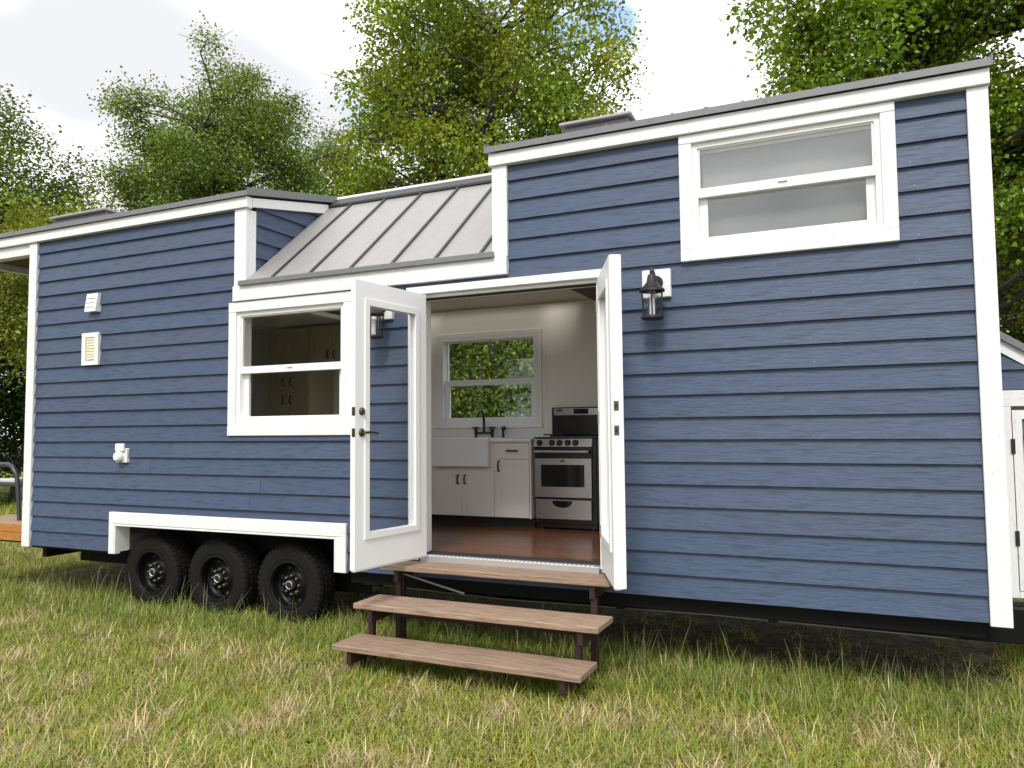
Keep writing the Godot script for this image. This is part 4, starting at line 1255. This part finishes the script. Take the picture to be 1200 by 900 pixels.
func make_stove() -> void:
	var s := thing("gas_range", Vector3(-2.62, 0.168, -2.05), "stainless steel gas range with black sides and oven window", "stove")
	var x0 := -2.955
	var x1 := -2.31
	var zf := -1.745
	box_part("body", Vector3(x0, 0.225, -2.335), Vector3(x1, 1.055, zf - 0.03), 0.006, M.enamel, s)
	box_part("kick_panel", Vector3(x0 + 0.01, 0.185, zf - 0.07), Vector3(x1 - 0.01, 0.2245, zf - 0.055), 0.002, M.enamel, s)
	box_part("cooktop", Vector3(x0 - 0.004, 1.056, -2.335), Vector3(x1 + 0.004, 1.072, zf - 0.02), 0.005, M.enamel, s)
	for gx in [-2.81, -2.46]:
		for gz in [-2.2, -1.93]:
			var st := mk()
			for k in 4:
				var a := PI * k / 4
				bar(st, Vector3(gx - 0.11 * cos(a), 1.092, gz - 0.11 * sin(a)), Vector3(gx + 0.11 * cos(a), 1.092, gz + 0.11 * sin(a)), 0.01, 0.012)
			tube(st, [Vector3(gx, 1.0725, gz), Vector3(gx, 1.085, gz)], [0.04, 0.035], 14)
			obj(st, "burner_grate", M.iron, s)
	# sloping control panel with five knobs
	var st := mk()
	prism(st, PackedVector2Array([Vector2(zf - 0.029, 0.975), Vector2(zf - 0.029, 1.052), Vector2(zf - 0.012, 1.052), Vector2(zf + 0.012, 0.975)]), x0 + 0.005, x1 - 0.035, across_x)
	var cp := obj(st, "control_panel", M.steel, s)
	for kx in [-2.885, -2.755, -2.675, -2.59, -2.51]:
		st = mk()
		var ax := Vector3(0, 0.3, 0.95).normalized()
		lathe(st, [Vector2(0.031, 0.0), Vector2(0.031, 0.006), Vector2(0.025, 0.012), Vector2(0.022, 0.03), Vector2(0.0, 0.032)], Vector3(kx, 1.012, zf), ax, 18)
		obj(st, "knob", M.enamel, cp)
	# oven door with window and bar handle
	var d := group("oven_door", s)
	st = mk()
	holed(st, Rect2(x0 + 0.015, 0.485, 0.585, 0.375), [Rect2(x0 + 0.08, 0.585, 0.45, 0.215)], zf - 0.028, zf, in_front)
	obj(st, "door_face", M.steel, d)
	box_part("oven_window", Vector3(x0 + 0.075, 0.58, zf - 0.02), Vector3(x0 + 0.535, 0.805, zf - 0.006), 0, M.oven_glass, d)
	box_part("emblem", Vector3(x0 + 0.285, 0.825, zf), Vector3(x0 + 0.33, 0.845, zf + 0.003), 0.001, M.bronze, d)
	box_part("door_rail", Vector3(x0 + 0.012, 0.862, zf - 0.028), Vector3(x1 - 0.04, 0.965, zf - 0.012), 0.003, M.enamel, d)
	st = mk()
	tube(st, [Vector3(x0 + 0.03, 0.925, zf + 0.035), Vector3(x1 - 0.06, 0.925, zf + 0.035)], [0.014, 0.014], 12)
	obj(st, "bar_handle", M.steel, d)
	st = mk()
	for hx in [x0 + 0.06, x1 - 0.09]: bar(st, Vector3(hx, 0.925, zf - 0.02), Vector3(hx, 0.925, zf + 0.03), 0.018, 0.014)
	obj(st, "handle_post", M.enamel, d)
	var w := group("storage_drawer", s)
	box_part("drawer_face", Vector3(x0 + 0.018, 0.27, zf - 0.028), Vector3(x0 + 0.6, 0.465, zf), 0.006, M.steel, w)
	st = mk()
	var lip := PackedVector2Array()
	for k in 13:
		var a := PI * k / 12
		lip.append(Vector2(x0 + 0.30 + 0.1 * cos(a), 0.44 - 0.055 * sin(a)))
	lip.append(Vector2(x0 + 0.2, 0.452)); lip.append(Vector2(x0 + 0.4, 0.452))
	prism(st, Geometry2D.convex_hull(lip).slice(0, -1), zf + 0.0005, zf + 0.006, in_front)
	obj(st, "finger_pull", M.oven_glass, w)
	# back guard with display
	var b := group("back_guard", s)
	box_part("guard_body", Vector3(x0, 1.073, -2.335), Vector3(x1, 1.375, -2.25), 0.012, M.enamel, b)
	box_part("guard_trim", Vector3(x0 + 0.03, 1.29, -2.2495), Vector3(x1 - 0.02, 1.36, -2.243), 0.002, M.steel, b)
	box_part("display", Vector3(x0 + 0.25, 1.302, -2.2425), Vector3(x0 + 0.41, 1.356, -2.24), 0.001, M.oven_glass, b)
	box_part("clock_key", Vector3(x0 + 0.06, 1.335, -2.2425), Vector3(x0 + 0.12, 1.35, -2.24), 0.001, M.oven_glass, b)
	for e in [Vector2(x0 + 0.06, zf - 0.08), Vector2(x1 - 0.06, zf - 0.08), Vector2(x0 + 0.06, -2.28), Vector2(x1 - 0.06, -2.28)]:
		st = mk()
		tube(st, [Vector3(e.x, 0.1685, e.y), Vector3(e.x, 0.226, e.y)], [0.018, 0.014], 10)
		obj(st, "foot", M.enamel, s)

func make_porch() -> void:
	var H := house
	# deck planks run along the house, two cedar skirt boards in front
	var z := -0.002
	while z > -2.4:
		box_part("deck_plank", Vector3(-9.12, 0.172, maxf(z - 0.138, -2.45)), Vector3(XL - 0.03, 0.205, z), 0.003, M.decking, H)
		z -= 0.143
	box_part("skirt_board", Vector3(-9.13, 0.118, 0.0), Vector3(XL - 0.03, 0.204, 0.026), 0.003, M.cedar, H)
	box_part("skirt_board", Vector3(-9.13, 0.03, 0.0), Vector3(XL - 0.03, 0.114, 0.026), 0.003, M.cedar, H)
	box_part("deck_frame", Vector3(-9.1, 0.01, -2.42), Vector3(XL - 0.04, 0.171, -0.003), 0.002, M.stain_along, H)
	# porch roof: beam under the fascia, end beam, ceiling boards, posts
	box_part("porch_beam", Vector3(-9.12, 3.055, -0.07), Vector3(XL - 0.03, 3.166, 0.028), 0.004, M.trim, H)
	box_part("porch_beam", Vector3(-9.12, 3.055, -2.38), Vector3(-9.04, 3.166, -0.072), 0.004, M.trim, H)
	for i in 8:
		box_part("ceiling_board", Vector3(-9.03 + i * 0.129, 3.13, -2.4), Vector3(-9.03 + i * 0.129 + 0.126, 3.145, -0.073), 0.001, M.loft, H)
	for zz in [[-0.085, 0.02], [-2.38, -2.28]]:
		box_part("porch_post", Vector3(-9.115, 0.206, zz[0]), Vector3(-9.015, 3.054, zz[1]), 0.004, M.trim_up, H)

func make_fittings() -> void:
	var H := house
	# three small boxes on the left wall
	var o := group("exhaust_cover", H)
	var st := mk()
	prism(st, PackedVector2Array([Vector2(0.008, 2.365), Vector2(0.008, 2.55), Vector2(0.05, 2.55), Vector2(0.075, 2.39), Vector2(0.075, 2.365)]), -7.065, -6.905, across_x)
	obj(st, "hood", M.plastic, o)
	for k in 3:
		box_part("louvre", Vector3(-7.05, 2.41 + 0.045 * k, 0.045), Vector3(-6.92, 2.418 + 0.045 * k, 0.078 - 0.006 * k), 0.001, M.plastic, o)
	o = group("wall_vent", H)
	st = mk()
	holed(st, Rect2(-7.13, 1.83, 0.24, 0.325), [Rect2(-7.075, 1.875, 0.13, 0.235)], 0.004, 0.048, in_front)
	obj(st, "vent_frame", M.plastic, o)
	box_part("vent_back", Vector3(-7.074, 1.876, 0.005), Vector3(-6.946, 2.109, 0.02), 0, M.cream, o)
	for k in 8:
		box_part("vent_slat", Vector3(-7.07, 1.885 + 0.028 * k, 0.0205), Vector3(-6.95, 1.909 + 0.028 * k, 0.042), 0.002, M.cream, o)
	o = group("power_inlet", H)
	box_part("inlet_plate", Vector3(-6.60, 0.86, 0.006), Vector3(-6.455, 1.0, 0.048), 0.006, M.plastic, o)
	box_part("lifted_lid", Vector3(-6.585, 0.97, 0.048), Vector3(-6.47, 1.045, 0.075), 0.006, M.plastic, o)
	st = mk()
	lathe(st, [Vector2(0.0, 0.06), Vector2(0.035, 0.058), Vector2(0.05, 0.04), Vector2(0.052, 0.0)], Vector3(-6.535, 0.92, 0.047), Vector3(0, 0, 1), 20)
	obj(st, "inlet_cap", M.plastic, o)

func make_lantern(px: float, label: String) -> void:
	var s := thing("wall_lantern", Vector3(px, 2.15, 0.02), label, "lantern", "wall lanterns beside the French doors")
	box_part("mounting_block", Vector3(px - 0.1, 2.05, 0.006), Vector3(px + 0.1, 2.247, 0.052), 0.005, M.trim, s)
	var c := Vector3(px - 0.005, 1.89, 0.155)
	var st := mk()
	lathe(st, [Vector2(0.0, 0.012), Vector2(0.05, 0.01), Vector2(0.055, 0.0)], Vector3(px - 0.005, 2.15, 0.052), Vector3(0, 0, 1), 20)
	obj(st, "back_plate", M.iron, s)
	st = mk()
	tube(st, [Vector3(px - 0.005, 2.13, 0.05), Vector3(px - 0.005, 2.19, 0.075), Vector3(px - 0.005, 2.225, 0.115), Vector3(px - 0.005, 2.21, 0.15), c + Vector3(0, 0.27, 0)], [0.012, 0.012, 0.011, 0.01, 0.01], 8)
	tube(st, [Vector3(px - 0.005, 2.11, 0.05), Vector3(px - 0.005, 2.075, 0.09), Vector3(px - 0.005, 2.09, 0.13)], [0.008, 0.008, 0.006], 8)
	obj(st, "arm", M.iron, s)
	st = mk()
	lathe(st, [Vector2(0.088, 0.186), Vector2(0.086, 0.2), Vector2(0.06, 0.222), Vector2(0.036, 0.25), Vector2(0.03, 0.285), Vector2(0.026, 0.3), Vector2(0.012, 0.31), Vector2(0.014, 0.328), Vector2(0.008, 0.345), Vector2(0.0, 0.36)], c, Vector3.UP, 18)
	obj(st, "cap", M.iron, s)
	st = mk()
	lathe(st, [Vector2(0.0, -0.004), Vector2(0.07, -0.004), Vector2(0.078, 0.004), Vector2(0.076, 0.014), Vector2(0.066, 0.02), Vector2(0.0, 0.02)], c, Vector3.UP, 18)
	obj(st, "base", M.iron, s)
	for k in 6:
		var a := TAU * k / 6 + 0.3
		st = mk()
		bar(st, c + Vector3(cos(a) * 0.066, 0.012, sin(a) * 0.066), c + Vector3(cos(a) * 0.078, 0.19, sin(a) * 0.078), 0.009, 0.009)
		obj(st, "cage_bar", M.iron, s)
	st = mk()
	lathe(st, [Vector2(0.058, 0.02), Vector2(0.068, 0.19)], c, Vector3.UP, 6, false)
	obj(st, "glass_shade", M.glass, s)
	st = mk()
	tube(st, [c + Vector3(0, 0.02, 0), c + Vector3(0, 0.08, 0), c + Vector3(0, 0.15, 0)], [0.018, 0.018, 0.016], 12)
	obj(st, "candle_sleeve", M.plastic, s)

# ---------------------------------------------------------------- things round the house
func make_steps() -> void:
	var s := thing("wooden_steps", Vector3(-2.47, -G, 0.42), "three tread wooden steps with dark posts below the French doors", "steps")
	rng.seed = 5
	var tr := [[-3.385, -1.562, 0.124, 0.038, 0.285], [-3.405, -1.542, -0.105, 0.27, 0.60], [-3.40, -1.572, -0.335, 0.53, 0.855]]
	for i in 3:
		var t: Array = tr[i]
		box_part("tread", Vector3(t[0], t[2] - 0.04, t[3]), Vector3(t[1], t[2], t[4]), 0.005, M.tread[i], s)
		for x in [t[0] + 0.13, t[1] - 0.13]:
			for z in [t[3] + 0.05, t[4] - 0.06]:
				var sc := mk()
				lathe(sc, [Vector2(0.0, 0.0008), Vector2(0.0045, 0.0008), Vector2(0.005, -0.001)], Vector3(x, t[2], z), Vector3.UP, 8)
				obj(sc, "screw", M.seal, s)
		for x in [t[0] + 0.13, t[1] - 0.13]:
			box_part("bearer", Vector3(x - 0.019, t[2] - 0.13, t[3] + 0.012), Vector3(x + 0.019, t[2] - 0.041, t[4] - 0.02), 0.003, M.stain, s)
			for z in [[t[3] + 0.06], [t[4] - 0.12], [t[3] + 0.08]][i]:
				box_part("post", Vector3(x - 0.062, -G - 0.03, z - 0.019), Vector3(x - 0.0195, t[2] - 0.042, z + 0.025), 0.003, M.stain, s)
	for x in [-3.255, -1.69]:
		box_part("post", Vector3(x - 0.018, -G - 0.03, 0.2), Vector3(x + 0.024, -0.006, 0.242), 0.003, M.stain, s)
	var st := mk()
	bar(st, Vector3(-3.24, 0.05, 0.19), Vector3(-2.72, -0.07, 0.16), 0.010, 0.014)
	obj(st, "brace", M.screw, s)
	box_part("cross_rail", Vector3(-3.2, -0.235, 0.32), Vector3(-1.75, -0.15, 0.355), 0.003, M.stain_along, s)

func make_storage() -> void:
	# tongue-end storage cabinet with a sloping roof
	var s := thing("storage_cabinet", Vector3(1.2, -0.03, -1.4), "small blue storage cabinet with white door behind the house corner", "cabinet")
	var z0 := -0.92
	var st := mk()
	prism(st, PackedVector2Array([Vector2(0.80, 0.0), Vector2(0.80, 1.76), Vector2(1.62, 1.19), Vector2(1.62, 0.0)]), -1.9, z0, in_front)
	obj(st, "cabinet_body", M.sheath, s)
	for i in range(0, 12):
		for p in Geometry2D.intersect_polygons(PackedVector2Array([Vector2(0.86, 1.385), Vector2(0.86, 1.70), Vector2(1.31, 1.385)]), rect(0, i * EXPO, 3, (i + 1) * EXPO)):
			st = mk()
			lap(st, p, i * EXPO, func(u, v, w): return Vector3(u, v, z0 + w))
			obj(st, "siding_board", M.siding[i % 5], s)
	siding_wall([-1.9, z0], func(u, v, w): return Vector3(1.62 + w, v, u), [], [M.siding_end], s, [0, 6, 1.1])
	# door: white frame, blue boards inside
	var d := group("cabinet_door", s)
	st = mk()
	holed(st, Rect2(0.945, 0.03, 0.61, 1.215), [Rect2(1.0, 0.09, 0.50, 1.095)], z0 + 0.002, z0 + 0.03, in_front)
	obj(st, "door_frame", M.trim_up, d)
	siding_wall([1.001, 1.499], func(u, v, w): return Vector3(u, v, z0 + w), [Rect2(0.9, -1, 1, 1.092)], M.siding, d, [0, 7, 1.184])
	for y in [0.33, 0.95]:
		box_part("hinge", Vector3(0.93, y, z0 + 0.031), Vector3(0.955, y + 0.1, z0 + 0.038), 0.001, M.iron, d)
	box_part("door_casing", Vector3(0.86, -0.02, z0 - 0.001), Vector3(0.94, 1.27, z0 + 0.028), 0.003, M.trim_up, s)
	box_part("door_casing", Vector3(1.56, -0.02, z0 - 0.001), Vector3(1.645, 1.17, z0 + 0.028), 0.003, M.trim_up, s)
	box_part("head_casing", Vector3(0.86, 1.271, z0 - 0.001), Vector3(1.6, 1.38, z0 + 0.029), 0.003, M.trim, s)
	box_part("sill", Vector3(0.941, -0.02, z0 - 0.001), Vector3(1.559, 0.026, z0 + 0.027), 0.003, M.trim, s)
	st = mk()
	prism(st, PackedVector2Array([Vector2(0.80, 1.71), Vector2(0.80, 1.80), Vector2(1.70, 1.175), Vector2(1.70, 1.085)]), z0 + 0.001, z0 + 0.032, in_front)
	obj(st, "rake_board", M.trim, s)
	st = mk()
	prism(st, PackedVector2Array([Vector2(0.79, 1.808), Vector2(0.79, 1.86), Vector2(1.73, 1.207), Vector2(1.73, 1.155)]), -1.95, z0 + 0.06, in_front)
	obj(st, "roof", M.roof, s)
	# it rests on the trailer tongue
	st = mk()
	bar(st, Vector3(0.5, -0.09, -0.75), Vector3(2.6, -0.09, -1.2), 0.09, 0.1)
	bar(st, Vector3(0.5, -0.09, -1.95), Vector3(2.6, -0.09, -1.3), 0.09, 0.1)
	obj(st, "trailer_tongue", M.chassis, house)

func make_chair() -> void:
	# stands with its back to the end wall and looks away from the house
	var c := Vector3(-8.62, 0.206, -0.47)
	var s := thing("porch_chair", c, "dark resin armchair with curved arms on the porch deck", "chair")
	var back := 0.24
	for e in [0.27, -0.27]:
		var z: float = c.z + e
		var st := mk()
		tube(st, [Vector3(c.x + back - 0.02, c.y, z), Vector3(c.x + back - 0.06, c.y + 0.35, z), Vector3(c.x + back - 0.09, c.y + 0.5, z), Vector3(c.x + back - 0.17, c.y + 0.585, z), Vector3(c.x + 0.0, c.y + 0.605, z), Vector3(c.x - 0.2, c.y + 0.60, z), Vector3(c.x - 0.27, c.y + 0.56, z), Vector3(c.x - 0.26, c.y + 0.3, z), Vector3(c.x - 0.28, c.y, z)], [0.022, 0.022, 0.024, 0.026, 0.028, 0.028, 0.026, 0.022, 0.02], 10)
		obj(st, "arm_and_legs", M.chair, s)
	var st := mk()
	bx(st, Vector3(c.x - 0.25, c.y + 0.36, c.z - 0.25), Vector3(c.x + 0.2, c.y + 0.4, c.z + 0.25), 0.012)
	obj(st, "seat", M.chair, s)
	box_part("seat_cushion", Vector3(c.x - 0.23, c.y + 0.401, c.z - 0.23), Vector3(c.x + 0.16, c.y + 0.445, c.z + 0.23), 0.015, M.cushion, s)
	for k in 5:
		st = mk()
		var z := c.z - 0.2 + 0.1 * k
		bar(st, Vector3(c.x + 0.18, c.y + 0.39, z), Vector3(c.x + 0.34, c.y + 0.92, z), 0.06, 0.014, Vector3(1, 0.3, 0))
		obj(st, "back_slat", M.chair, s)
	st = mk()
	bar(st, Vector3(c.x + 0.335, c.y + 0.90, c.z - 0.25), Vector3(c.x + 0.335, c.y + 0.90, c.z + 0.25), 0.03, 0.06)
	obj(st, "top_rail", M.chair, s)

func _ready() -> void:
	set_stage()
	hn.seed = 3
	hn.frequency = 0.05
	make_materials()
	make_ground()
	make_house()
	make_storage()
	make_lantern(-1.26, "black wall lantern on the siding under the big upper window")
	make_lantern(-3.53, "black wall lantern seen through the glass of the open door")
	make_steps()
	make_chair()
	make_trees()
	make_grass()
